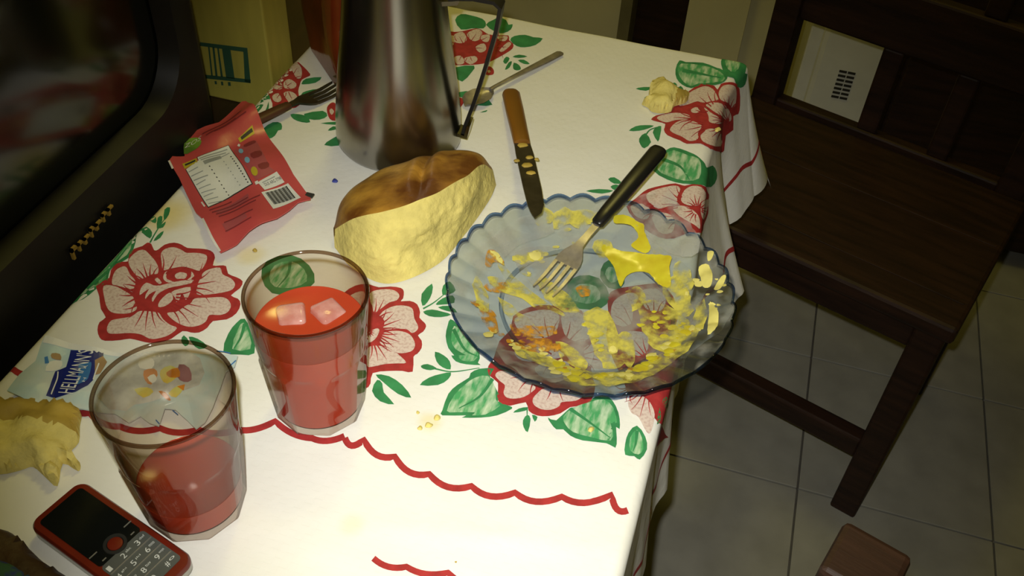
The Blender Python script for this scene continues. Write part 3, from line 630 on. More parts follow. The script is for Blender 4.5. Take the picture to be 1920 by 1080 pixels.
# ================================================================== JUG
M_steel = pm('brushed_steel', (0.36, 0.345, 0.31), rough=0.24, metal=1.0, vary=0.25, vscale=14, stretch=(1, 1, 0.12), bump=0.02, bscale=90)
M_blk = pm('black_handle_steel', (0.016, 0.015, 0.013), rough=0.45, metal=0.2, vary=0.2)
PC = Vector((-0.3245, 0.765, TH))
jug = empty('metal_jug', PC); tag(jug, 'tall tapered stainless steel jug with a black strap handle', 'jug')
prof = [(0.0, 0.001), (0.055, 0.0005), (0.0605, 0.002), (0.0630, 0.006), (0.0636, 0.012), (0.0628, 0.03), (0.0598, 0.06), (0.0560, 0.09), (0.0520, 0.12), (0.0485, 0.15), (0.0455, 0.18), (0.0435, 0.21), (0.0435, 0.222), (0.0452, 0.228), (0.0440, 0.230), (0.0425, 0.224), (0.0415, 0.20), (0.048, 0.13), (0.060, 0.02), (0.0, 0.012)]
n = 64
MB().rings([[Vector((r*math.cos(2*math.pi*k/n), r*math.sin(2*math.pi*k/n), z)) for k in range(n)] for r, z in prof[1:-1]]).build('body', M_steel, jug, smooth=50)
hd = Matrix.Rotation(math.radians(6), 3, 'Z') @ Vector((1, 0, 0)); sd_ = Vector((-hd.y, hd.x, 0))
def strap(path, wd, th):
    R = []
    for i, (r, z) in enumerate(path):
        a = Vector(path[max(i-1, 0)]); b = Vector(path[min(i+1, len(path)-1)]); d = (b-a).normalized(); nr = Vector((-d.y, d.x))
        R.append([hd*(r + nr.x*th*k) + sd_*(wd*w_) + Vector((0, 0, z + nr.y*th*k)) for w_, k in ((-1,-1), (1,-1), (1,1), (-1,1))])
    return R
MB().rings(strap([(0.052, 0.166), (0.075, 0.169), (0.094, 0.168), (0.100, 0.163), (0.097, 0.14), (0.088, 0.10), (0.078, 0.06), (0.070, 0.033), (0.068, 0.024)], 0.0085, 0.0018)).build('handle', M_blk, jug, smooth=50)
MB().rings(strap([(0.060, 0.022), (0.071, 0.020), (0.073, 0.034)], 0.0085, 0.0022)).build('handle_bracket', M_steel, jug, smooth=40)
MB().rings(strap([(0.045, 0.160), (0.060, 0.163), (0.064, 0.172)], 0.0085, 0.0022)).build('handle_bracket', M_steel, jug, smooth=40)

# ================================================================== AMBER BAG
M_amb = pm('amber_cellophane', (0.22, 0.036, 0.008), rough=0.14, vary=0.6, vscale=16, spec=0.6, bump=0.5, bscale=28, coat=0.5)
bag = empty('cellophane_bag', (-0.42, 0.93, TH)); tag(bag, 'crumpled reddish brown cellophane bag standing behind the steel jug', 'bag')
R = []; n = 40
A, B = Vector((-0.500, 0.905, 0)), Vector((-0.405, 0.810, 0)); ux = (B-A).normalized(); uy = Vector((-ux.y, ux.x, 0))
for i in range(13):
    f = i/12; z = 0.215*f; cen = (A+B)/2 + uy*(0.036 + 0.02*f) - ux*(0.004 + 0.030*min(1, f/0.25) + 0.035*f)
    hw = 0.062*(1 - 0.25*max(0, f-0.55)/0.45); hd_ = 0.034*(1 - 0.75*max(0, f-0.4)/0.6)
    r = []
    for k in range(n):
        a = 2*math.pi*k/n; ca, sa = math.cos(a), math.sin(a); e = 0.35
        p = cen + ux*(hw*math.copysign(abs(ca)**e, ca)) + uy*(hd_*math.copysign(abs(sa)**e, sa)) + Vector((0, 0, z))
        d = noise.noise(p*38)*0.006*min(1, f*4+0.2) + noise.noise(p*95)*0.0022
        r.append(p + (p-cen).normalized()*d)
    R.append(r)
o = MB().rings(R).build('bag_body', M_amb, bag, smooth=25); o.location = -Vector((bag.location.x, bag.location.y, 0.0))
top = R[-1]; m = MB()
cen = sum(top, Vector())/n
m.rings([[cen + (p-cen)*0.97 for p in top], [cen + (p-cen)*0.8 + Vector((0,0,0.012)) for p in top], [cen + (p-cen)*1.15 + Vector((0,0,0.04 + 0.006*noise.noise(p*60))) for p in top]], cap0=False, cap1=False)
o = m.build('gathered_top', M_amb, bag, smooth=25); o.location = -Vector((bag.location.x, bag.location.y, 0.0))

# ================================================================== GLASSES AND JUICE
M_gl = glass('tumbler_glass', (0.945, 0.925, 0.895), (0.40, 0.33, 0.28), rough=0.05)
M_rim = glass('tumbler_rim_glass', (0.62, 0.52, 0.44), (0.34, 0.25, 0.20), rough=0.05)
M_jui = pm('red_juice', (0.42, 0.047, 0.017), rough=0.15, vary=0.12, vscale=30, spec=0.5, sss=0.1)
M_ice = film('ice', (0.80, 0.46, 0.40), 0.08, 0.30, 0.60, 60)
GH, GT, GB, NF = 0.1195, 0.0425, 0.0322, 9
def g_out(z, a, rot):
    r = GB + (GT-GB)*(z/GH)**0.92
    if z < 0.004: r -= (0.004-z)*0.6
    fc = min(1, max(0, (0.0700 - z)/0.0018)); st_ = 2*math.pi/NF; u = ((a + rot) % st_) - st_/2
    pol = math.cos(st_/2)/math.cos(u); k = 1.035*pol if fc > 0 else 1
    return r*((1-fc) + fc*min(k, 1.03))
def g_in(z): return GB + (GT-GB)*(z/GH)**0.92 - 0.0016 - (0.0002 if z < 0.07 else 0.0)
def tumbler(loc, label, level, rot, grp='faceted glass tumblers'):
    g = empty('glass_tumbler', loc); tag(g, label, 'glass', grp)
    n = 108; zs = [0.0, 0.0015, 0.004, 0.015, 0.03, 0.045, 0.055, 0.064, 0.0680, 0.0700, 0.0715, 0.078, 0.09, 0.105, 0.1165, 0.1188]
    R = [[Vector((math.cos(2*math.pi*k/n), math.sin(2*math.pi*k/n), 0))*g_out(z, 2*math.pi*k/n, rot) + Vector((0,0,z)) for k in range(n)] for z in zs]
    zi = [0.1195, 0.1188, 0.1165, 0.09, 0.08, 0.070, 0.045, 0.012, 0.0085]
    for i, z in enumerate(zi):
        r = g_in(z) if i else g_in(z)+0.0014
        if z <= 0.0085: r *= 0.90
        R.append([Vector((math.cos(2*math.pi*k/n)*r, math.sin(2*math.pi*k/n)*r, z)) for k in range(n)])
    MB().rings(R).build('glass_body', M_gl, g, smooth=28)
    rm = [[Vector((math.cos(2*math.pi*k/n)*(GT-0.0011+dr), math.sin(2*math.pi*k/n)*(GT-0.0011+dr), GH+dz)) for k in range(n)] for dr, dz in ((-0.0013, -0.0012), (-0.0008, 0.0002), (0.0002, 0.0006), (0.0012, 0.0), (0.0014, -0.0014), (0.0, -0.002))]
    MB().rings(rm + [rm[0]], cap0=False, cap1=False).build('rim', M_rim, g, smooth=50)
    zl = [0.0088, 0.012] + [0.012 + (level-0.012)*k/6 for k in range(1, 7)]
    R = [[Vector((math.cos(2*math.pi*k/64), math.sin(2*math.pi*k/64), 0))*((g_in(z)+0.0003)*(0.90 if i == 0 else 1)) + Vector((0,0,z)) for k in range(64)] for i, z in enumerate(zl)]
    R.append([Vector((p.x*0.985, p.y*0.985, level-0.0004)) for p in R[-1]])
    j = MB().rings(R).build('juice', M_jui, g, smooth=40); j['label'] = 'opaque orange red juice'
    return g
G2 = tumbler((-0.2503, 0.4189, TH), 'glass tumbler nearly full of red juice with ice cubes', 0.088, 0.25)
G1 = tumbler((-0.2926, 0.3114, TH), 'glass tumbler with a little red juice left beside the phone', 0.033, 0.1)
def rcube(s, seed):
    bm = bmesh.new(); bmesh.ops.create_cube(bm, size=1.0); bmesh.ops.bevel(bm, geom=bm.edges[:], offset=0.16, segments=3, affect='EDGES', profile=0.5)
    for v in bm.verts: v.co = Vector((v.co.x*s[0], v.co.y*s[1], v.co.z*s[2])) + Vector((noise.noise(v.co*2+Vector((seed,0,0))), noise.noise(v.co*2+Vector((0,seed,0))), 0))*s[0]*0.08
    V_ = [v.co.copy() for v in bm.verts]; bm.verts.index_update(); F_ = [[v.index for v in f.verts] for f in bm.faces]; bm.free(); return V_, F_
for k, (u, v, rz) in enumerate(((548, 588, 0.5), (612, 582, 1.1))):
    p = onz(u, v, TH+0.0885); Vc, Fi = rcube((0.021, 0.019, 0.02), k*3.1)
    o = MB().add(Vc, Fi).build('ice_cube', M_ice, None, smooth=35); o.location = (p.x, p.y, TH+0.0812); o.rotation_euler = (0.12, 0.2*k-0.1, rz)
    tag(o, 'melting ice cube floating in the red juice', 'ice cube', 'ice cubes in the full tumbler')

# ================================================================== PLATE
PX, PY, PRR = -0.083, 0.588, 0.1195
M_plate = glass('blue_plate_glass', (0.87, 0.90, 0.91), (0.28, 0.40, 0.56), rough=0.12, grease_sheen=0.28)
M_prim = glass('blue_glass_rim', (0.42, 0.55, 0.74), (0.03, 0.08, 0.30), rough=0.06)
M_refr = glass('refraction_ring_glass', (0.66, 0.74, 0.82), (0.10, 0.18, 0.38), rough=0.1)
pl = empty('glass_plate', (PX, PY, TH)); tag(pl, 'scalloped bluish glass plate smeared with egg yolk', 'plate')
def pz(r):                                                              # upper surface of the plate
    if r < 0.066: return 0.0055
    if r < 0.078: k = (r-0.066)/0.012; return 0.0055 + 0.0028*k*k
    return 0.0083 + (r-0.078)/(PRR-0.078)*0.0185 + 0.0030*((r-0.078)/(PRR-0.078))**2
def flute(r, a):
    k = max(0, (r-0.082)/(PRR-0.082)); return (abs(math.sin(a*16)) - 0.55)*0.0042*k
def prad(r, a): k = max(0, (r-0.09)/(PRR-0.09)); return r + (abs(math.sin(a*16)) - 0.6)*0.0016*k*k
n = 256; rs = [0.004, 0.03, 0.055, 0.066, 0.070, 0.074, 0.078, 0.084, 0.090, 0.097, 0.104, 0.110, 0.115, 0.1185]
def ring(r, dz, f=1.0): return [Vector((math.cos(a)*prad(r, a), math.sin(a)*prad(r, a), pz(r)+flute(r, a)*f+dz)) for a in (2*math.pi*k/n for k in range(n))]
top = [ring(r, 0) for r in rs]; bot = [ring(r, -0.0036 if r > 0.07 else -0.0048, 0.6) for r in rs[::-1]]
MB().rings(top, cap1=False).rings(bot, cap0=False).build('plate_glass', M_plate, pl, smooth=40)
lip = [[Vector((math.cos(a)*(prad(PRR, a)+dr), math.sin(a)*(prad(PRR, a)+dr), pz(PRR)+flute(PRR, a)+dz)) for a in (2*math.pi*k/n for k in range(n))] for dr, dz in ((-0.0012, 0.0001), (-0.0002, 0.0005), (0.0006, 0.0), (0.0008, -0.0014), (0.0002, -0.0030), (-0.0012, -0.0034))]
o = MB().rings(lip + [lip[0]], cap0=False, cap1=False).build('rim', M_prim, pl, smooth=50); o['label'] = 'deep blue scalloped rim edge'
o = MB().rings([[Vector((math.cos(a)*r, math.sin(a)*r, z)) for a in (2*math.pi*k/96 for k in range(96))] for r, z in ((0.0715, 0.0030), (0.0722, 0.0004), (0.0742, 0.0004), (0.0752, 0.0042))], cap0=False, cap1=False).build('refraction_ring', M_refr, pl, smooth=50)  # added blue ring, stands in for the refraction arc at the well edge
# --- smears of egg on it
BVp = BVHTree.FromPolygons([Vector(p)+Vector((PX,PY,TH)) for r in top for p in r], [(i*n+j, i*n+(j+1)%n, (i+1)*n+(j+1)%n, (i+1)*n+j) for i in range(len(rs)-1) for j in range(n)])
def on_plate(u, v):
    hit = BVp.ray_cast(CAM, ray(u, v).normalized())[0]
    if hit is None: hit = onz(u, v, TH+0.015)
    return (hit.x - PX, hit.y - PY)
def psurf(x, y): r = math.hypot(x, y); return pz(r) + flute(r, math.atan2(y, x))
def smear(m, px, mat, hgt, h=0.004, jag=0.0):
    q = [on_plate(u, v) for u, v in px]
    q = smooth_closed(q, 3)
    if jag: q = [(x + jag*noise.noise(Vector((x*160, y*160, 3))), y + jag*noise.noise(Vector((x*160, y*160, 9)))) for x, y in q]
    V2, T2 = fill2d(q, h); nb = np.array(q)
    out = []
    for x, y in V2:
        d = np.min(np.hypot(nb[:,0]-x, nb[:,1]-y)); out.append((x, y, psurf(x, y) + 0.0004 + hgt*min(1, d/0.004)*(0.75+0.5*noise.noise(Vector((x*120, y*120, 0))))))
    m.add(out, T2, mat)
M_yolk = pm('egg_yolk', (0.60, 0.54, 0.03), rough=0.22, vary=0.25, vscale=60, col2=(0.50, 0.40, 0.02))
M_film = film('yolk_film', (0.64, 0.57, 0.10), 0.25, 0.05, 0.9, 85)
M_oran = film('orange_sauce', (0.55, 0.25, 0.02), 0.25, 0.0, 0.9, 150)
M_whit = pm('egg_white_bits', (0.76, 0.68, 0.20), rough=0.3, vary=0.2, vscale=60)
M_grease_sheen = film('grease_sheen_film', (0.46, 0.46, 0.42), 0.22, 0.0, 0.45, 45)  # grease, with pale flash reflection painted into the same film
sm = MB()
for p in ([(745,430),(790,440),(830,455),(880,460),(940,470),(1030,475),(1025,520),(1030,600),(980,590),(940,545),(890,540),(850,560),(830,600),(815,570),(800,520),(770,480)], [(810,310),(870,320),(920,345),(925,380),(950,440),(930,465),(890,450),(870,430),(900,400),(880,360),(840,345),(800,340)]): smear(sm, ZP(p), 0, 0.0010)
for p in ([(680,700),(760,690),(800,740),(830,830),(845,910),(780,935),(730,880),(690,770)], [(900,690),(960,650),(1040,690),(1100,740),(1110,800),(1050,870),(960,850),(920,780)], [(560,300),(640,290),(740,300),(730,330),(620,350),(560,360)], [(1040,520),(1080,500),(1120,560),(1100,640),(1060,600)], [(390,480),(500,450),(510,490),(430,510)], [(430,510),(470,540),(460,560),(420,550)],
          [(640,930),(760,950),(900,920),(980,880),(1090,800),(1140,760),(1130,820),(1000,930),(860,990),(720,1000),(600,980)], [(400,850),(500,870),(640,930),(560,930),(430,890)], [(300,560),(400,590),(560,680),(600,720),(440,650),(310,600)], [(720,420),(780,410),(800,470),(740,480)], [(330,470),(400,560),(540,690),(470,680),(350,560)]): smear(sm, ZP(p), 1, 0.0004, jag=0.003)
for p in ([(290,450),(330,460),(360,515),(320,500),(300,520),(280,510)], [(240,670),(300,690),(330,730),(280,700)], [(380,750),(450,760),(560,760),(550,800),(430,800),(390,780)], [(400,820),(520,810),(600,850),(440,860)], [(280,590),(360,580),(370,620),(300,620)], [(650,600),(705,600),(700,640),(660,640)], [(260,700),(320,720),(330,790),(280,760)]): smear(sm, ZP(p), 2, 0.0006, jag=0.002)
for p in ([(455,465),(505,460),(505,490),(470,497)], [(1145,520),(1185,512),(1200,560),(1190,600),(1160,600),(1150,560)], [(1190,660),(1222,700),(1220,760),(1180,795),(1185,720)], [(1180,460),(1205,460),(1195,490),(1180,495)], [(1130,580),(1160,580),(1155,600),(1130,598)], [(1235,560),(1255,560),(1230,610),(1205,610)], [(1085,620),(1105,620),(1098,655),(1085,650)],
          [(780,840),(810,835),(815,865),(785,870)], [(290,455),(330,462),(358,512),(320,490)], [(450,540),(465,545),(455,555)]): smear(sm, ZP(p), 3, 0.0014)
for p in ([(1000,600),(1060,560),(1110,640),(1100,720),(1040,700)], [(850,620),(900,600),(930,640),(890,700),(870,680)], [(820,800),(870,790),(890,900),(850,930)], [(520,560),(620,640),(660,700),(600,700),(500,610)], [(230,560),(280,600),(300,700),(250,680)], [(560,820),(640,850),(700,930),(620,920)], [(480,300),(540,280),(560,330),(500,350)],
          [(640,300),(700,320),(690,360),(620,350)], [(950,440),(1000,460),(960,480)], [(330,640),(420,700),(480,760),(380,730)], [(1120,700),(1170,650),(1180,720),(1140,780)]): smear(sm, ZP(p), 1, 0.0004, jag=0.004)
rnd = random.Random(5)
def blobs(cnt, path, sc, mat, hgt, spread):
    for _ in range(cnt):
        k = rnd.random()*(len(path)-1); i = int(k); a, b = path[i], path[min(i+1, len(path)-1)]; f = k-i
        u = a[0]+(b[0]-a[0])*f + rnd.gauss(0, spread); v = a[1]+(b[1]-a[1])*f + rnd.gauss(0, spread*0.6); s = sc*rnd.uniform(0.5, 1.4); ro = rnd.random()*3
        pts = [(u + s*rnd.uniform(0.6, 1.2)*math.cos(t+ro)*1.5, v + s*rnd.uniform(0.6, 1.2)*math.sin(t+ro)*0.8) for t in np.linspace(0, 2*math.pi, 8)[:-1]]
        smear(sm, pts, mat, hgt, 0.003)
low = ZP([(560,930),(680,960),(800,965),(900,935),(980,890),(1060,820),(1120,760)])
blobs(26, low, 7, 0, 0.0014, 6); blobs(24, low, 6, 3, 0.0014, 9); blobs(16, low, 5, 2, 0.0010, 10)
blobs(16, ZP([(250,650),(330,770),(450,830),(560,860)]), 5, 2, 0.0010, 12); blobs(14, ZP([(300,780),(420,850),(560,900)]), 6, 3, 0.0008, 10)
blobs(18, ZP([(900,680),(1000,760),(1100,780)]), 5, 0, 0.0008, 16); blobs(10, ZP([(1100,560),(1220,580),(1180,700)]), 4, 3, 0.0010, 12); blobs(8, ZP([(480,480),(620,440),(600,320)]), 4, 1, 0.0008, 14); blobs(10, ZP([(700,760),(780,880)]), 5, 0, 0.0010, 10)
for p in ([(400,460),(560,440),(620,560),(560,660),(440,560)], [(280,420),(420,320),(520,300),(560,380),(420,430),(330,500)], [(860,280),(1000,300),(1150,420),(1080,480),(960,420)], [(580,690),(680,700),(720,880),(660,930),(560,800)], [(860,600),(980,580),(1000,640),(900,680)], [(380,860),(560,900),(640,960),(480,980),(330,870)]): smear(sm, ZP(p), 4, 0.0002, h=0.006)
o = sm.build('egg_smears', [M_yolk, M_film, M_oran, M_whit, M_grease_sheen], pl, smooth=50)
tag(o, 'yellow egg yolk smears and bits of egg', kind='stuff')

# ================================================================== SIDEBOARD
sb = empty('sideboard', (0.85, 1.97, 0)); tag(sb, 'dark wooden sideboard standing against the back wall behind the chair', 'cabinet')
def sbp(m, n, mat, bev=0.004, parent=None): o = m.build(n, mat, parent or sb, bevel=bev); o.location = -Vector(sb.location) if parent is None else (0, 0, 0); return o
sbp(MB().box((0.275, 1.78, 0.04), (1.45, 2.18, 0.86)), 'carcass', M_wood)
sbp(MB().box((0.262, 1.765, 0.858), (1.465, 2.19, 0.885)), 'top', M_wood)
for x in (0.285, 0.575, 0.865, 1.155):
    d = sbp(MB().box((x, 1.768, 0.08), (x+0.28, 1.782, 0.83)), 'door', M_wood, 0.003)
    sbp(MB().box((x+0.245, 1.756, 0.44), (x+0.258, 1.770, 0.50)), 'handle', M_dark, 0.002, d)
for x in (0.29, 1.38):
    for y in (1.80, 2.11): sbp(MB().box((x, y, 0), (x+0.05, y+0.05, 0.041)), 'foot', M_wood)

# ================================================================== BREAD
M_crust = pm('bread_crust', (0.74, 0.44, 0.07), rough=0.5, col2=(0.20, 0.075, 0.008), vscale=20, detail=6, bump=0.35, bscale=140, lo=0.36, hi=0.60)
M_crumb = pm('bread_crumb', (0.80, 0.67, 0.20), rough=0.85, vary=0.22, vscale=55, bump=0.9, bscale=150, detail=6)
M_pale = pm('pale_crust', (0.52, 0.36, 0.06), rough=0.65, vary=0.3, vscale=30, bump=0.3, bscale=120)
br = empty('bread_half', (-0.26, 0.64, TH)); tag(br, 'torn half of a golden crusted round bread loaf beside the plate', 'bread')
K = [((-0.316,0.588,0),(-0.316,0.592,0.018),(-0.322,0.600,0)), ((-0.288,0.567,0),(-0.293,0.582,0.044),(-0.327,0.632,0)), ((-0.252,0.561,0),(-0.265,0.586,0.057),(-0.314,0.672,0)),
     ((-0.222,0.598,0),(-0.237,0.612,0.061),(-0.288,0.702,0)), ((-0.212,0.648,0),(-0.217,0.650,0.060),(-0.258,0.728,0)), ((-0.207,0.700,0),(-0.212,0.690,0.048),(-0.232,0.736,0)), ((-0.208,0.726,0),(-0.211,0.722,0.020),(-0.219,0.736,0))]
def lerpK(u, j):
    q = [Vector(k[j]) for k in K]; q = [q[0]*2-q[1]] + q + [q[-1]*2-q[-2]]; x = u*(len(K)-1); i = min(int(x), len(K)-2); t = x-i
    p0, p1, p2, p3 = q[i:i+4]; return 0.5*(2*p1 + (p2-p0)*t + (2*p0-5*p1+4*p2-p3)*t*t + (3*p1-p0-3*p2+p3)*t**3)
NU, NV = 110, 36
def crust_pt(u, v):
    pt, pb = lerpK(u, 1), lerpK(u, 2); a = v*math.pi/2; h = Vector((pb.x-pt.x, pb.y-pt.y, 0))
    p = Vector((pt.x, pt.y, 0)) + h*math.sin(a)**0.92; z = pt.z*(math.cos(a)**0.75) - 0.004*math.sin(math.pi*min(1, v*1.3))*math.sin(math.pi*u)
    d = abs((u - 0.52) - 0.16*(v-0.3))                                    # the split along the top of the crust
    z -= 0.006*math.exp(-(d/0.018)**2)*math.sin(math.pi*min(1, v*1.3)) - 0.003*math.exp(-((d-0.05)/0.03)**2)*math.sin(math.pi*min(1, v*1.3))
    p.z = max(0, z) + 0.0016*noise.noise(p*45) * (1 if z > 0.004 else 0); return p
def crumb_pt(u, v):
    pf, pt = lerpK(u, 0), crust_pt(u, 0); p = pf.lerp(pt, v); n_ = Vector((0.75, -0.62, 0.1)); w_ = math.sin(math.pi*min(1, max(0, v)))*math.sin(math.pi*min(1, max(0, u)))**0.5
    p += n_*w_*(0.004 + 0.0075*noise.noise(p*30) + 0.0022*noise.noise(p*110) + 0.0016*noise.noise(p*300)); p.z = max(p.z, 0); return p
m1, m2 = MB(), MB()
V1 = [crust_pt(i/NU, j/NV) for i in range(NU+1) for j in range(NV+1)]; V2 = [crumb_pt(i/NU, j/NV) for i in range(NU+1) for j in range(NV+1)]
Fq = [(i*(NV+1)+j, (i+1)*(NV+1)+j, (i+1)*(NV+1)+j+1, i*(NV+1)+j+1) for i in range(NU) for j in range(NV)]
m1.add(V1, Fq); m2.add(V2, Fq)
base = [lerpK(i/NU, 0) for i in range(NU+1)] + [lerpK(i/NU, 2) for i in range(NU, -1, -1)]
m2.add(base, [(i, i+1, 2*NU-i, 2*NU+1-i) for i in range(NU)])
M_cr2 = M_crust.copy(); t = M_cr2.node_tree; b_ = t.nodes['Principled BSDF']
rp_ = [x for x in t.nodes if x.type == 'VALTORGB'][0]
tcn = [x for x in t.nodes if x.type == 'TEX_COORD'][0]; sx = nd(t, 'ShaderNodeSeparateXYZ'); t.links.new(tcn.outputs['Object'], sx.inputs[0])
mr = nd(t, 'ShaderNodeMapRange'); mr.inputs[1].default_value = 0.025; mr.inputs[2].default_value = 0.062; t.links.new(sx.outputs['Z'], mr.inputs[0])
mx = nd(t, 'ShaderNodeMix', data_type='RGBA', blend_type='MULTIPLY'); mx.inputs[7].default_value = (0.62, 0.48, 0.36, 1)
t.links.new(mr.outputs[0], mx.inputs[0]); t.links.new(rp_.outputs[0], mx.inputs[6]); t.links.new(mx.outputs[2], b_.inputs['Base Color'])
for m, nm, mt in ((m1, 'crust', M_cr2), (m2, 'crumb', M_crumb)):
    o = m.build(nm, mt, br, smooth=45); o.location = Vector((-br.location.x, -br.location.y, 0.0003))
br.children[0]['label'] = 'browned split crust'; br.children[1]['label'] = 'pale torn crumb face'

def lump(name, outline, h, mats, label, cat, group=None, seed=0.0, crust_dir=None, hstep=0.004, edge=0.012):
    """a torn piece of bread: outline on the table, domed and rough"""
    q = smooth_closed([(onz(u, v).x, onz(u, v).y) for u, v in outline], 3); V_, T_ = fill2d(q, hstep); nb = np.array(q); c = nb.mean(0)
    top = []; mi = []
    for x, y in V_:
        d = np.min(np.hypot(nb[:,0]-x, nb[:,1]-y)); k = min(1, d/edge); z = h*math.sqrt(max(0, 1-(1-k)**2))*(0.85+0.35*noise.noise(Vector((x*60+seed, y*60, 0)))) + 0.0015*noise.noise(Vector((x*200, y*200, seed)))*k
        top.append((x-c[0], y-c[1], max(0.0004, z)))
    bot = [(x, y, 0.0) for x, y, z in top]; nv = len(top); m = MB()
    for t3 in T_:
        cx = sum(V_[i][1] for i in t3)/3; cxx = sum(V_[i][0] for i in t3)/3
        mi.append(1 if crust_dir and crust_dir(cxx, cx) else 0)
    m.add(top, T_); m.m = mi[:]
    m.add(bot, [t3[::-1] for t3 in T_], 0)
    ed = {}
    for a, b, c3 in T_:
        for e in ((a,b),(b,c3),(c3,a)): ed[e] = 1
    rim = [e for e in ed if (e[1], e[0]) not in ed]
    m.f += [(b, a, nv+a, nv+b) for a, b in rim]; m.m += [0]*len(rim)
    o = m.build(name, mats, None, smooth=50); o.location = (c[0], c[1], TH+0.0002); tag(o, label, cat, group); return o
lump('bread_piece', [(-30,762),(0,760),(60,762),(120,768),(152,775),(150,800),(148,830),(132,850),(150,868),(147,884),(118,870),(108,912),(85,895),(62,876),(40,882),(0,890),(-40,880)], 0.020, [M_crumb, M_pale], 'torn flat bread piece with yellow crust lying by the mayonnaise sachet', 'bread', crust_dir=lambda x, y: y > 0.325 + 0.25*(x+0.44) + 0.004*noise.noise(Vector((x*80, y*80, 0))))
lump('bread_morsel', [(1203,196),(1216,190),(1218,168),(1240,160),(1258,170),(1272,180),(1290,184),(1284,194),(1264,200),(1258,210),(1240,213),(1222,210),(1214,202)], 0.022, [M_crumb, M_pale], 'small torn bread morsel on the flowers at the table corner', 'bread', seed=4.0, hstep=0.003, edge=0.016, crust_dir=lambda x, y: x > -0.068)
rn = random.Random(11)
for k, (u, v, r, lb, mt) in enumerate(((478, 470, 5, 'small brown crust crumb between the red sachet and the full glass', M_pale), (627, 340, 6, 'tiny blue plastic scrap in front of the steel jug', pm('blue_plastic', (0.05, 0.07, 0.35), rough=0.4, vary=0.2)),
      (1108, 805, 7, 'pale bread crumb on the green leaf below the plate', M_crumb), (1345, 244, 6, 'yellow crumb on the red flower at the table edge', M_crumb), (820, 784, 9, 'yellow bread crumb on the bare cloth by the leaf tip', M_crumb), (803, 797, 8, 'yellow bread crumb on the bare cloth by the leaf tip', M_crumb), (788, 803, 6, 'yellow bread crumb on the bare cloth by the leaf tip', M_crumb), (783, 774, 4, 'yellow bread crumb on the bare cloth by the leaf tip', M_crumb), (855, 1054, 2.4, 'tiny brown speck near the lowest red border', M_pale))):
    pts = [(u + r*rn.uniform(0.6, 1.15)*math.cos(a), v + r*0.75*rn.uniform(0.6, 1.15)*math.sin(a)) for a in np.linspace(0, 2*math.pi, 9)[:-1]]
    lump('plastic_scrap' if k == 1 else 'crumb', pts, 0.0022, [mt], lb, 'scrap' if k == 1 else 'crumb', None if k == 1 else 'crumbs on the tablecloth', seed=k, hstep=0.0015, edge=0.002)

# ================================================================== SACHETS
def sheet(root, name, outline, hfun, mat, th=0.0012, h=0.005, sm=55):
    """a thin foil sheet: outline in the picture, lifted over the cloth by hfun"""
    q = [(onz(u, v, TH+0.005).x, onz(u, v, TH+0.005).y) for u, v in outline]; V_, T_ = fill2d(q, h); nv = len(V_); m = MB()
    m.add([(x, y, hfun(x, y)) for x, y in V_], T_); m.add([(x, y, hfun(x, y)-th) for x, y in V_], [t3[::-1] for t3 in T_])
    ed = {}
    for a, b, c3 in T_:
        for e in ((a,b),(b,c3),(c3,a)): ed[e] = 1
    m.f += [(b, a, nv+a, nv+b) for a, b in ed if (b, a) not in ed]; m.m += [0]*(len(m.f)-len(m.m))
    o = m.build(name, mat, root, smooth=sm); o.location = -Vector(root.location) ; o.location.z = 0; return o
class Print:
    def __init__(s, hf): s.mb = MB(); s.hf = hf; s.mats = []
    def mi(s, m):
        if m not in s.mats: s.mats.append(m)
        return s.mats.index(m)
    def poly(s, px, mat, lay=0, h=0.004, sm=0):
        if sm: px = smooth_closed(px, sm)
        V_, T_ = fill2d([(onz(u, v, TH+0.005).x, onz(u, v, TH+0.005).y) for u, v in px], h)
        s.mb.add([(x, y, s.hf(x, y)+0.0003+0.00018*lay) for x, y in V_], T_, s.mi(mat))
    def line(s, a, b, w, mat, lay=1): s.poly(stroke_poly([a, b], w, w), mat, lay, 0.01)
    def text(s, txt, a, b, up, mat, lay=1):
        """baseline from pixel a to b, cap height along the pixel vector up"""
        V_, F_ = text_mesh(txt); bm = bmesh.new(); vs = []
        for x, y in V_:
            p = onz(a[0]+(b[0]-a[0])*x+up[0]*y, a[1]+(b[1]-a[1])*x+up[1]*y, TH+0.005); vs.append((p.x, p.y, s.hf(p.x, p.y)+0.0003+0.00018*lay))
        bm.free(); s.mb.add(vs, F_, s.mi(mat))
    def build(s, name, root): o = s.mb.build(name, s.mats, root); o.location = -Vector(root.location); o.location.z = 0; return o
P_wht = pm('print_white', (0.74, 0.75, 0.72), rough=0.4, vary=0.08, vscale=40)
P_blk = pm('print_black', (0.03, 0.03, 0.03), rough=0.5, vary=0.1)
P_gry = pm('print_grey', (0.34, 0.36, 0.36), rough=0.5, vary=0.2, vscale=80)
P_mar = pm('print_maroon', (0.24, 0.035, 0.04), rough=0.4, vary=0.2)
P_pnk = pm('print_dull_pink', (0.42, 0.09, 0.10), rough=0.35, vary=0.15)
P_yel = pm('print_mustard', (0.50, 0.40, 0.03), rough=0.4, vary=0.1)
P_sky = pm('print_sky', (0.22, 0.45, 0.66), rough=0.4, vary=0.1)
P_lim = pm('print_lime', (0.22, 0.42, 0.05), rough=0.4, col2=(0.10, 0.20, 0.03), vscale=60)
M_foil = pm('red_foil', (0.55, 0.080, 0.080), rough=0.30, vary=0.12, vscale=18, bump=0.25, bscale=45, spec=0.5)
rs_ = empty('drink_sachet', (-0.44, 0.65, TH)); tag(rs_, 'torn open red foil drink sachet with a white nutrition table', 'sachet')
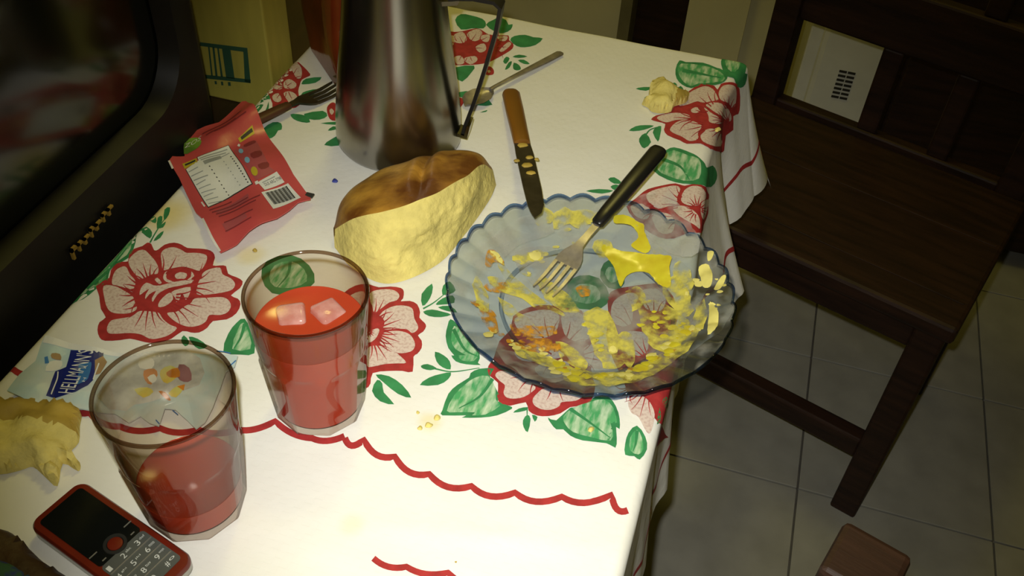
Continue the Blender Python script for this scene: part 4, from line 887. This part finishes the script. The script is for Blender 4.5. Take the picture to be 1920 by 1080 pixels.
RO = ZS([(70,420),(95,378),(180,368),(178,300),(172,255),(200,215),(250,180),(330,155),(430,130),(520,65),(600,10),(630,15),(700,100),(760,200),(830,300),(900,410),(970,530),(1060,640),(1098,650),(1090,690),(1000,720),(940,780),(850,850),(740,900),(650,950),(560,1020),(440,1070),(390,1000),(330,880),(310,830),(260,770),(200,640),(140,520)])
_a, _b = onz(634, 160, TH+0.004), onz(486, 230, TH+0.004); RFd = (_a-_b).normalized(); RFe = _a - RFd*0.160; RFe.z = 0; RFd.z = 0
def rh(x, y):
    u, v = x+0.44, y-0.65
    z = 0.0085 + 0.0030*math.sin(38*u + 12*v) + 0.0022*math.sin(60*v - 25*u + 0.7) + 0.0012*math.sin(120*u + 70*v)
    e = Vector((x, y, 0)) - RFe; k = e.dot(RFd); q = abs(e.dot(Vector((-RFd.y, RFd.x, 0)))); rd = 0.0125*math.exp(-(q/0.017)**2)/(1+math.exp(-(k+0.004)/0.006))
    z += rd
    return max(0.0022, z + 0.0035*max(0, (v-0.05)/0.05) - 0.05*max(0, u-0.05)*0.3)
sheet(rs_, 'foil', RO, rh, M_foil)
pr = Print(rh)
pr.poly(ZS([(188,470),(282,412),(270,385),(500,298),(530,340),(610,470),(677,590),(600,618),(540,640),(350,742)]), P_blk, 0)
pr.poly(ZS([(192,468),(285,412),(275,388),(498,302),(525,342),(604,470),(668,588),(596,612),(535,634),(352,735)]), P_wht, 1)
pr.poly(ZS([(165,430),(268,393),(276,425),(182,466)]), P_yel, 1); pr.line(*ZS([(185,440),(260,412)]), 3.2, P_blk, 2)
for k in range(9):
    f = k/8.5; a = (210+150*f, 488+235*f); pr.line(*ZS([a, (a[0]+70+18*((k*7) % 3), a[1]-28)]), 1.6, P_gry, 2)
for k in range(9):
    f = k/8.5; a = (360+140*f, 455+195*f); pr.line(*ZS([a, (a[0]+9, a[1]+3)]), 1.8, P_blk, 2)
for k in range(8):
    f = k/8; a = (462+130*f, 415+190*f); pr.line(*ZS([a, (a[0]+8, a[1]+3)]), 1.6, P_gry, 2)
for k in range(11):
    f = k/11; a = (512+135*f, 378+215*f); pr.line(*ZS([a, (a[0]+10, a[1]+4)]), 1.9, P_blk, 2)
pr.line(*ZS([(290,400),(490,325)]), 1.8, P_gry, 2); pr.line(*ZS([(300,412),(480,348)]), 1.8, P_gry, 2); pr.poly(ZS([(315,420),(440,372),(450,392),(330,445)]), P_gry, 2); pr.line(*ZS([(440,385),(505,350)]), 1.6, P_gry, 2)
pr.poly(ZS([(178,240),(215,228),(272,234),(305,275),(280,310),(230,335),(176,352)]), P_lim, 1, sm=2)
pr.text('ZOS', *ZS([(178,305), (298,262)]), (2, -9), P_wht, 2)
pr.poly(ZS([(535,330),(700,270),(800,480),(840,505),(700,570)]), P_pnk, 0)
pr.poly(ZS([(570,262),(678,196),(690,232),(585,284)]), P_yel, 1); pr.line(*ZS([(592,262),(676,216)]), 4.2, P_blk, 2)
for c, rx, mt in (((590,347), 17, P_sky), ((638,430), 19, P_sky), ((690,512), 24, P_yel)):
    pr.poly(ZS([(c[0]+rx*math.cos(a)+6*math.sin(a), c[1]+rx*1.25*math.sin(a)) for a in np.linspace(0, 2*math.pi, 13)[:-1]]), mt, 2)
for p in ([(610,300),(685,270),(695,290),(625,318)], [(660,385),(730,360),(745,400),(685,425)], [(715,470),(785,448),(795,480),(740,500)]): pr.poly(ZS(p), P_mar, 1, sm=2)
pr.poly(ZS([(572,290),(585,298),(578,312),(562,302)]), P_wht, 2)
pr.poly(ZS([(712,582),(850,508),(905,575),(762,632)]), P_wht, 1); pr.text('DUS ARG 7798', *ZS([(768,606), (886,556)]), (-3.5, -4.5), P_blk, 2); pr.line(*ZS([(745,585),(835,540)]), 1.6, P_gry, 2); pr.poly(ZS([(690,578),(712,570),(720,590),(698,598)]), P_wht, 1)
pr.poly(ZS([(738,650),(930,583),(1022,686),(826,780)]), P_wht, 1)
for k in range(17):
    f = 0.05 + 0.9*k/17; a = (760+172*f, 655-60*f); pr.line(*ZS([a, (a[0]+66, a[1]+88)]), (1.2, 2.4, 1.6)[k % 3], P_blk, 2)
for a, b in (((310,215),(420,175)), ((340,240),(560,160)), ((370,195),(600,105)), ((400,225),(640,140)), ((360,765),(520,690)), ((380,785),(640,680)), ((410,800),(730,670)), ((430,820),(700,710)), ((620,810),(680,790)), ((470,870),(660,795)), ((480,935),(670,855))): pr.line(*ZS([a, b]), 2.2, P_mar, 1)
pr.poly(ZS([(395,770),(640,650),(650,690),(440,800)]), P_pnk, 0); pr.poly(ZS([(455,880),(620,800),(640,850),(490,940)]), P_pnk, 0)
pr.build('print', rs_)
M_edge = pm('bare_foil_edge', (0.85, 0.82, 0.80), rough=0.3, metal=0.1, vary=0.2, vscale=60)
for q_, w_ in (([(312,835),(345,905),(385,985),(438,1066)], 4.5), ([(72,420),(98,470)], 4), ([(300,690),(325,730)], 3)):
    ed = Print(rh); ed.poly(stroke_poly(ZS(q_), w_, w_), M_edge, 1, 0.01); ed.build('torn_edge', rs_)
m = MB(); p = onz(*ZS([(1082, 652)])[0], TH+0.006); m.box((p.x-0.004, p.y-0.003, TH+rh(p.x, p.y)-0.001 - TH), (p.x+0.004, p.y+0.003, rh(p.x, p.y)+0.0006)); o = m.build('folded_corner', P_blk, rs_, bevel=0.0005); o.location = -Vector(rs_.location); o.location.z = 0

M_may = pm('pale_blue_sachet_film', (0.46, 0.62, 0.66), rough=0.22, col2=(0.60, 0.66, 0.64), vscale=35, bump=0.4, bscale=60, spec=0.6)
M_sil = pm('silvered_sachet_film', (0.74, 0.77, 0.76), rough=0.2, metal=0.1, vary=0.4, vscale=45, bump=0.8, bscale=55, spec=0.6)
P_navy = pm('print_navy', (0.012, 0.022, 0.20), rough=0.3, vary=0.3, vscale=30)
P_cyan = pm('print_mid_blue', (0.05, 0.20, 0.50), rough=0.3, vary=0.3, vscale=40)
P_orn = pm('print_orange', (0.70, 0.26, 0.03), rough=0.35, vary=0.3, vscale=90)
P_egg = pm('print_yellow_food', (0.72, 0.55, 0.10), rough=0.35, col2=(0.60, 0.62, 0.20), vscale=70)
P_tan = pm('print_tan', (0.42, 0.26, 0.13), rough=0.4, vary=0.3, vscale=80)
ms_ = empty('mayonnaise_sachet', (-0.36, 0.37, TH)); tag(ms_, 'pale blue mayonnaise sachet with a navy brand panel behind a tumbler', 'sachet')
def mh(x, y):
    u, v = x+0.36, y-0.37; return max(0.0016, 0.0062 + 0.0020*math.sin(45*u + 20*v) + 0.0016*math.sin(80*v - 30*u) + 0.0009*math.sin(170*u + 60*v) + 0.002*max(0, -u-0.06)/0.04)
MO = [(18,742),(40,712),(70,685),(80,655),(88,641),(130,648),(180,657),(235,660),(300,662),(360,664),(446,668),(440,690),(425,702),(415,735),(400,770),(385,795),(368,806),(352,790),(330,772),(310,770),(298,800),(280,792),(262,778),(240,790),(215,775),(180,770),(165,768),(120,767),(60,763)]
sheet(ms_, 'film', MO, mh, M_may, h=0.005)
pm_ = Print(mh)
pm_.poly([(90,640),(130,647),(235,659),(300,662),(330,664),(320,668),(200,663),(135,658),(84,652)], P_wht, 0)
pm_.poly(Z7([(555,412),(805,412),(800,470),(770,510),(750,560),(730,640),(690,690),(600,750),(440,800),(372,786),(400,720),(440,590),(520,545)]), P_navy, 0)
pm_.poly(Z7([(620,520),(700,500),(715,520),(690,640),(640,680),(600,690),(620,600)]), P_cyan, 1, sm=2)
pm_.poly(Z7([(740,480),(800,440),(830,480),(780,580),(740,600)]), P_tan, 1)
for q in ([(462,590),(455,660),(412,775)], [(770,500),(745,580),(730,640)]):
    pm_.poly(stroke_poly(Z7(q), 2.2, 2.2), P_wht, 2, 0.01)
pm_.text("HELLMANN'S", *Z7([(580,768), (735,415)]), (-29, -2), P_wht, 2)
pm_.text('H', *Z7([(668,668), (680,635)]), (-5, 0), P_wht, 2); pm_.text('A', *Z7([(672,560), (690,530)]), (-5, 0), P_wht, 2)
pm_.poly(Z7([(360,490),(385,480),(395,530),(365,540)]), P_cyan, 1); pm_.poly(Z7([(415,455),(475,450),(480,495),(415,490)]), P_tan, 1, sm=2); pm_.poly(Z7([(400,520),(490,500),(470,570),(370,600)]), P_wht, 1, sm=2)
pm_.poly(Z7([(755,760),(830,640),(900,520),(1000,440),(1180,400),(1450,410),(1560,470),(1600,600),(1560,700),(1400,760),(1250,800),(1050,830),(980,880),(850,860)]), M_sil, 0)
pm_.poly(Z7([(1080,480),(1160,450),(1200,480),(1180,540),(1090,540)]), P_wht, 1, sm=2)
pm_.poly(Z7([(1120,560),(1200,540),(1230,600),(1180,680),(1130,640)]), P_orn, 1, sm=2); pm_.poly(Z7([(1150,620),(1200,590),(1225,640),(1190,670)]), P_wht, 2, sm=2)
pm_.poly(Z7([(1250,560),(1330,530),(1400,590),(1380,650),(1310,690),(1260,640)]), P_egg, 1, sm=2); pm_.poly(Z7([(1300,590),(1390,560),(1410,640),(1330,640)]), P_orn, 2, sm=2)
pm_.poly(Z7([(1050,720),(1150,700),(1200,740),(1120,780)]), P_egg, 1, sm=2); pm_.poly(Z7([(1240,740),(1300,760),(1340,820),(1300,810)]), P_orn, 1, sm=2); pm_.poly(Z7([(1320,770),(1400,710),(1440,730),(1380,800)]), P_egg, 1, sm=2); pm_.poly(Z7([(1390,720),(1450,700),(1440,750)]), P_orn, 2)
pm_.poly(Z7([(1400,530),(1480,560),(1500,660),(1440,680),(1390,640)]), pm('print_plum', (0.30, 0.14, 0.17), rough=0.4, vary=0.3, vscale=70), 1, sm=2)
for a, b in (((1350,890),(1390,920)), ((1215,950),(1245,985)), ((1690,420),(1800,440)), ((1780,560),(1840,490))): pm_.line(*Z7([a, b]), 2, P_cyan, 1)
pm_.build('print', ms_)

# ================================================================== CUTLERY
M_cut = pm('dull_cutlery_steel', (0.44, 0.40, 0.37), rough=0.38, metal=0.75, vary=0.35, vscale=90, bump=0.05, bscale=300)
M_dcut = pm('tarnished_steel', (0.10, 0.085, 0.065), rough=0.35, metal=0.8, vary=0.4, vscale=60)
M_bk = pm('black_plastic_handle', (0.008, 0.008, 0.008), rough=0.32, vary=0.2)
M_wh = pm('orange_wood_handle', (0.30, 0.12, 0.012), rough=0.42, vary=0.45, vscale=22, stretch=(0.12, 1, 1), bump=0.08, bscale=120)
M_bw = pm('brown_wood_handle', (0.10, 0.035, 0.015), rough=0.5, vary=0.4, vscale=22, stretch=(0.12, 1, 1))
def xs_ring(x, z, hw, ht, n=14, p=0.75):
    return [Vector((x, hw*math.copysign(abs(math.cos(a))**p, math.cos(a)), z + ht*math.copysign(abs(math.sin(a))**p, math.sin(a)))) for a in (2*math.pi*k/n for k in range(n))]
def fork(label, tip, end, M_head, M_hand, hl, group, hw=0.0085, ht=0.0055, head=0.056, sag=0.0):
    L = (tip-end).length; r = empty('fork'); tag(r, label, 'fork', group)
    x0 = L - head; tl = head*0.62; m = MB(); w = 0.0115; th = 0.0011
    def zc(x): k = (x - x0)/head; return -0.004*math.sin(math.pi*min(1, max(0, k))) + (0.004 if k < 0 else 0.004*(1-k) - 0.0005) - 0.0035*max(0, -k*0.5) + sag*0
    for j in range(4):
        y = (j-1.5)*w*0.58
        m.rings([[Vector((x, y+s*hw_, zc(x)+t_*th)) for s, t_ in ((-1,-1),(1,-1),(1,1),(-1,1))] for x, hw_ in ((L-tl-0.001, 0.0017), (L-tl*0.5, 0.0015), (L-0.006, 0.0012), (L, 0.0005))])
    m.rings([[Vector((x, s*hw_, zc(x)+t_*th)) for s, t_ in ((-1,-1),(1,-1),(1,1),(-1,1))] for x, hw_ in ((L-tl, w), (L-tl-0.006, w), (L-tl-0.012, w*0.85), (x0, 0.0042), (x0-0.012, 0.0032), (hl-0.006, 0.0034))])
    m.build('fork_head', M_head, r, smooth=40)
    MB().rings([xs_ring(x, 0.004, a*hw, a2*ht) for x, a, a2 in ((0.0, 0.55, 0.55), (0.0015, 0.85, 0.8), (0.006, 1.0, 1.0), (hl*0.5, 0.94, 1.0), (hl*0.85, 0.8, 0.9), (hl-0.002, 0.7, 0.8), (hl, 0.5, 0.6))]).build('handle', M_hand, r, smooth=40)
    frame_to(r, tip, end); return r
ft = onz(1018, 546, TH+0.0095); fe = onz(1238, 284, TH+0.048)
fork('steel fork with a black handle resting across the glass plate', ft, fe, M_cut, M_bk, 0.112, 'forks')
lt, le = onz(634, 160, TH+0.004), onz(486, 230, TH+0.004); dl = (lt-le).normalized(); le = lt - dl*0.160
fork('dark fork with a brown handle lying under the red foil sachet', lt, le, M_dcut, M_bw, 0.095, 'forks', hw=0.0075, ht=0.0042)
# knife
kn = empty('table_knife'); tag(kn, 'knife with an orange wooden handle, its blade tip on the plate rim', 'knife')
kt, ke = onz(1010, 408, TH+0.041), onz(957, 172, TH+0.006); KL = (kt-ke).length; kh = KL*0.47
MB().rings([xs_ring(x, 0.0, a*0.0098, b_*0.0062) for x, a, b_ in ((0.0, 0.5, 0.5), (0.002, 0.8, 0.8), (0.008, 1.0, 1.0), (kh*0.4, 0.98, 1.0), (kh*0.8, 0.88, 0.95), (kh-0.001, 0.84, 0.9), (kh, 0.8, 0.85))]).build('handle', M_wh, kn, smooth=40)
MB().rings([[Vector((x, y0, -t_)), Vector((x, y1, -t_*0.3)), Vector((x, y1, t_*0.3)), Vector((x, y0, t_))] for x, y0, y1, t_ in ((kh-0.004, -0.0078, 0.0078, 0.0012), (kh+0.02, -0.0085, 0.0090, 0.0010), (KL*0.8, -0.0082, 0.0086, 0.0009), (KL*0.92, -0.0075, 0.0072, 0.0008), (KL*0.97, -0.006, 0.0035, 0.0006), (KL, -0.004, -0.003, 0.0003))]).build('blade', M_dcut, kn, smooth=30)
m = MB()
for k, (x, y, s) in enumerate(((kh+0.004, 0.0, 0.007), (kh+0.030, 0.004, 0.005), (kh+0.036, -0.009, 0.004), (kh+0.045, 0.0, 0.007), (kh+0.060, 0.002, 0.006), (kh+0.034, 0.0105, 0.003))):
    R_ = [[Vector((x + s*a_*math.cos(t_)*(0.6+0.5*noise.noise(Vector((k, t_, 0)))), y + s*a_*math.sin(t_)*0.8, 0.0008 + zz)) for t_ in np.linspace(0, 2*math.pi, 11)[:-1]] for a_, zz in ((1.0, 0.0), (0.8, 0.0012), (0.3, 0.0016))]
    m.rings(R_)
o = m.build('food_scraps', M_pale, kn, smooth=50); o['kind'] = 'stuff'
frame_to(kn, kt, ke)
# teaspoon
sp_ = empty('teaspoon'); tag(sp_, 'plain steel teaspoon lying behind the jug handle', 'spoon')
se, s1 = onz(1053, 98, TH+0.003), onz(872, 198, TH+0.003); SL = (s1-se).length
MB().rings([xs_ring(x, z, a, b_, 12) for x, z, a, b_ in ((0.0, 0.0, 0.003, 0.0006), (0.003, 0.0, 0.0052, 0.0011), (0.03, 0.0006, 0.0050, 0.0012), (0.07, 0.0022, 0.0034, 0.0013), (SL-0.048, 0.0035, 0.0022, 0.0014), (SL-0.040, 0.0030, 0.0026, 0.0013))]).build('handle', M_cut, sp_, smooth=40)
bw = [(SL-0.042, 0.0028, 0.0028), (SL-0.036, 0.0028, 0.0085), (SL-0.026, 0.0028, 0.0135), (SL-0.014, 0.0028, 0.0138), (SL-0.005, 0.0026, 0.0095), (SL, 0.0022, 0.0025)]
MB().rings([[Vector((x, -hw_, z+0.0006)), Vector((x, -hw_*0.6, z-0.0016)), Vector((x, 0, z-0.0030)), Vector((x, hw_*0.6, z-0.0016)), Vector((x, hw_, z+0.0006)), Vector((x, hw_*0.6, z-0.0024)), Vector((x, 0, z-0.0038)), Vector((x, -hw_*0.6, z-0.0024))] for x, z, hw_ in bw]).build('bowl', M_cut, sp_, smooth=60)
frame_to(sp_, s1, se)

# ================================================================== PHONE
M_prd = pm('dark_red_phone_shell', (0.15, 0.014, 0.005), rough=0.32, vary=0.25, vscale=40)
M_pbk = pm('phone_black_glass', (0.006, 0.007, 0.006), rough=0.10, vary=0.2, spec=0.6)
M_key = pm('phone_keypad_grey', (0.085, 0.092, 0.082), rough=0.35, vary=0.2)
M_sil2 = pm('phone_silver', (0.45, 0.44, 0.40), rough=0.3, metal=0.7, vary=0.1)
ph = empty('mobile_phone'); tag(ph, 'black and dark red candybar phone with a number keypad', 'phone')
PT = 0.0135
a_, b_, c_ = onz(152, 897, TH+PT), onz(53, 985, TH+PT), onz(366, 1045, TH+PT)
ax = (c_-a_); ax.z = 0; ax.normalize(); ay = Vector((-ax.y, ax.x, 0)); PW = abs((a_-b_).dot(ay))*1.0; PLn = (c_-a_).dot(ax)
org = a_ - ay*PW/2; org.z = TH
ph.matrix_world = Matrix(((ax.x, ay.x, 0, org.x), (ax.y, ay.y, 0, org.y), (0, 0, 1, org.z), (0, 0, 0, 1)))
def rrx(x0, x1, y0, y1, r, z, n=6):
    out = []
    for (cx, cy, a0) in ((x1-r, y0+r, -90), (x1-r, y1-r, 0), (x0+r, y1-r, 90), (x0+r, y0+r, 180)):
        for i in range(n+1):
            a = math.radians(a0 + 90*i/n); out.append(Vector((cx + r*math.cos(a), cy + r*math.sin(a), z)))
    return out
H = PW/2
MB().rings([rrx(0.0015, PLn-0.0015, -H+0.0015, H-0.0015, 0.007, 0.0002), rrx(0, PLn, -H, H, 0.008, 0.003), rrx(0, PLn, -H, H, 0.008, 0.0085)]).build('back_shell', M_sil2, ph, smooth=40)
MB().rings([rrx(0, PLn, -H, H, 0.008, 0.0084), rrx(0, PLn, -H, H, 0.008, 0.0115), rrx(0.0012, PLn-0.0012, -H+0.0012, H-0.0012, 0.007, 0.0132), rrx(0.0045, PLn-0.005, -H+0.0045, H-0.0045, 0.005, PT)]).build('front_shell', M_prd, ph, smooth=40)
MB().rings([rrx(0.0055, PLn*0.60, -H+0.005, H-0.005, 0.003, PT-0.0005), rrx(0.0055, PLn*0.60, -H+0.005, H-0.005, 0.003, PT+0.0005)]).build('screen', M_pbk, ph, smooth=40)
kx0, kx1 = PLn*0.60, PLn-0.0065
kp = MB().rings([rrx(kx0, kx1, -H+0.0048, H-0.0048, 0.003, PT-0.0005), rrx(kx0, kx1, -H+0.0048, H-0.0048, 0.003, PT+0.0004)]).build('keypad', M_key, ph, smooth=40)
rw = (kx1-kx0)/4; cw = (2*H-0.0096)/3
for r in range(4):
    if r: MB().box((kx0+r*rw-0.00035, -H+0.0055, PT+0.0003), (kx0+r*rw+0.00035, H-0.0055, PT+0.0009)).build('key_divider', M_sil2, kp)
labs = [['1', '2 abc', '3 def'], ['4 ghi', '5 jkl', '6 mno'], ['7 pqrs', '8 tuv', '9 wxyz'], ['* +', '0', '# o']]
P_dig = pm('key_legend', (0.62, 0.64, 0.60), rough=0.5, vary=0.05)
for r in range(4):
    for c3 in range(3):
        d = labs[r][c3].split(); yl = -H + 0.0048 + c3*cw; m = MB()      # reads along +Y with its top towards the screen
        for s_, y_, wd_, x_, hh_ in [(d[0], yl+cw*0.12, 0.0028, kx0+(r+0.80)*rw, 0.0042)] + ([(d[1], yl+cw*0.46, cw*0.36, kx0+(r+0.55)*rw, 0.0018)] if len(d) > 1 else []):
            V_, F_ = text_mesh(s_); m.add([(x_-y*hh_, y_+x*wd_, PT+0.00065) for x, y in V_], [f[::-1] for f in F_])
        m.build('key_legend', P_dig, kp)
nav = MB(); ncx = PLn*0.545
for r0, r1, z1 in ((0.0052, 0.0078, 0.0012),):
    nav.rings([[Vector((ncx+r_*math.cos(t_), r_*math.sin(t_), PT+z_)) for t_ in (2*math.pi*k/36 for k in range(36))] for r_, z_ in ((r1, 0.0003), (r1-0.0004, z1), (r0+0.0004, z1), (r0, 0.0006))], cap0=False, cap1=False)
nav.build('navigation_ring', pm('nav_ring', (0.05, 0.05, 0.045), rough=0.2, metal=0.5, vary=0.1), ph, smooth=40)
MB().rings([[Vector((ncx+r_*math.cos(t_), r_*math.sin(t_), PT+z_)) for t_ in (2*math.pi*k/24 for k in range(24))] for r_, z_ in ((0.0050, 0.0003), (0.0048, 0.0011), (0.0030, 0.0015))]).build('navigation_key', M_prd, ph, smooth=40)
for x, y, l in ((PLn*0.50, 0.0115, 0.006), (PLn*0.50, -0.0165, 0.006), (PLn*0.575, 0.010, 0.003), (PLn*0.575, -0.013, 0.003)):
    MB().box((x-0.0004, y, PT+0.0004), (x+0.0004, y+l, PT+0.0008)).build('soft_key_mark', M_sil2, ph)

# ================================================================== POUCH
M_lea = pm('brown_leather', (0.045, 0.018, 0.006), rough=0.6, vary=0.4, vscale=40, bump=0.4, bscale=160)
M_blu = pm('blue_patterned_fabric', (0.02, 0.03, 0.22), rough=0.8, col2=(0.03, 0.10, 0.06), vscale=90, lo=0.45, hi=0.55)
po = empty('pouch', (-0.39, 0.215, TH)); tag(po, 'dark brown leather pouch with blue patterned lining at the table edge', 'pouch')
def pillow(name, outline, h, mat, z0=0.0, edge=0.012):
    q = smooth_closed([(onz(u, v).x, onz(u, v).y) for u, v in outline], 3); V_, T_ = fill2d(q, 0.006); nb = np.array(q); m = MB(); nv = len(V_); tp = []
    for x, y in V_:
        k = min(1, np.min(np.hypot(nb[:,0]-x, nb[:,1]-y))/edge); tp.append((x+0.39, y-0.215, z0 + 0.001 + h*math.sqrt(1-(1-k)**2)*(1+0.15*noise.noise(Vector((x*40, y*40, 0))))))
    m.add(tp, T_); m.add([(x, y, z0) for x, y, z in tp], [t3[::-1] for t3 in T_])
    ed = {}
    for a, b, c3 in T_:
        for e in ((a,b),(b,c3),(c3,a)): ed[e] = 1
    m.f += [(b, a, nv+a, nv+b) for a, b in ed if (b, a) not in ed]; m.m += [0]*(len(m.f)-len(m.m))
    return m.build(name, mat, po, smooth=50)
pillow('leather_body', [(-60,985),(-20,986),(0,993),(24,1002),(55,1030),(85,1058),(122,1080),(150,1105),(140,1150),(-60,1160)], 0.010, M_lea)
pillow('lining', [(-60,1062),(0,1063),(30,1070),(52,1084),(75,1110),(70,1140),(-60,1150)], 0.006, M_blu, 0.0085)
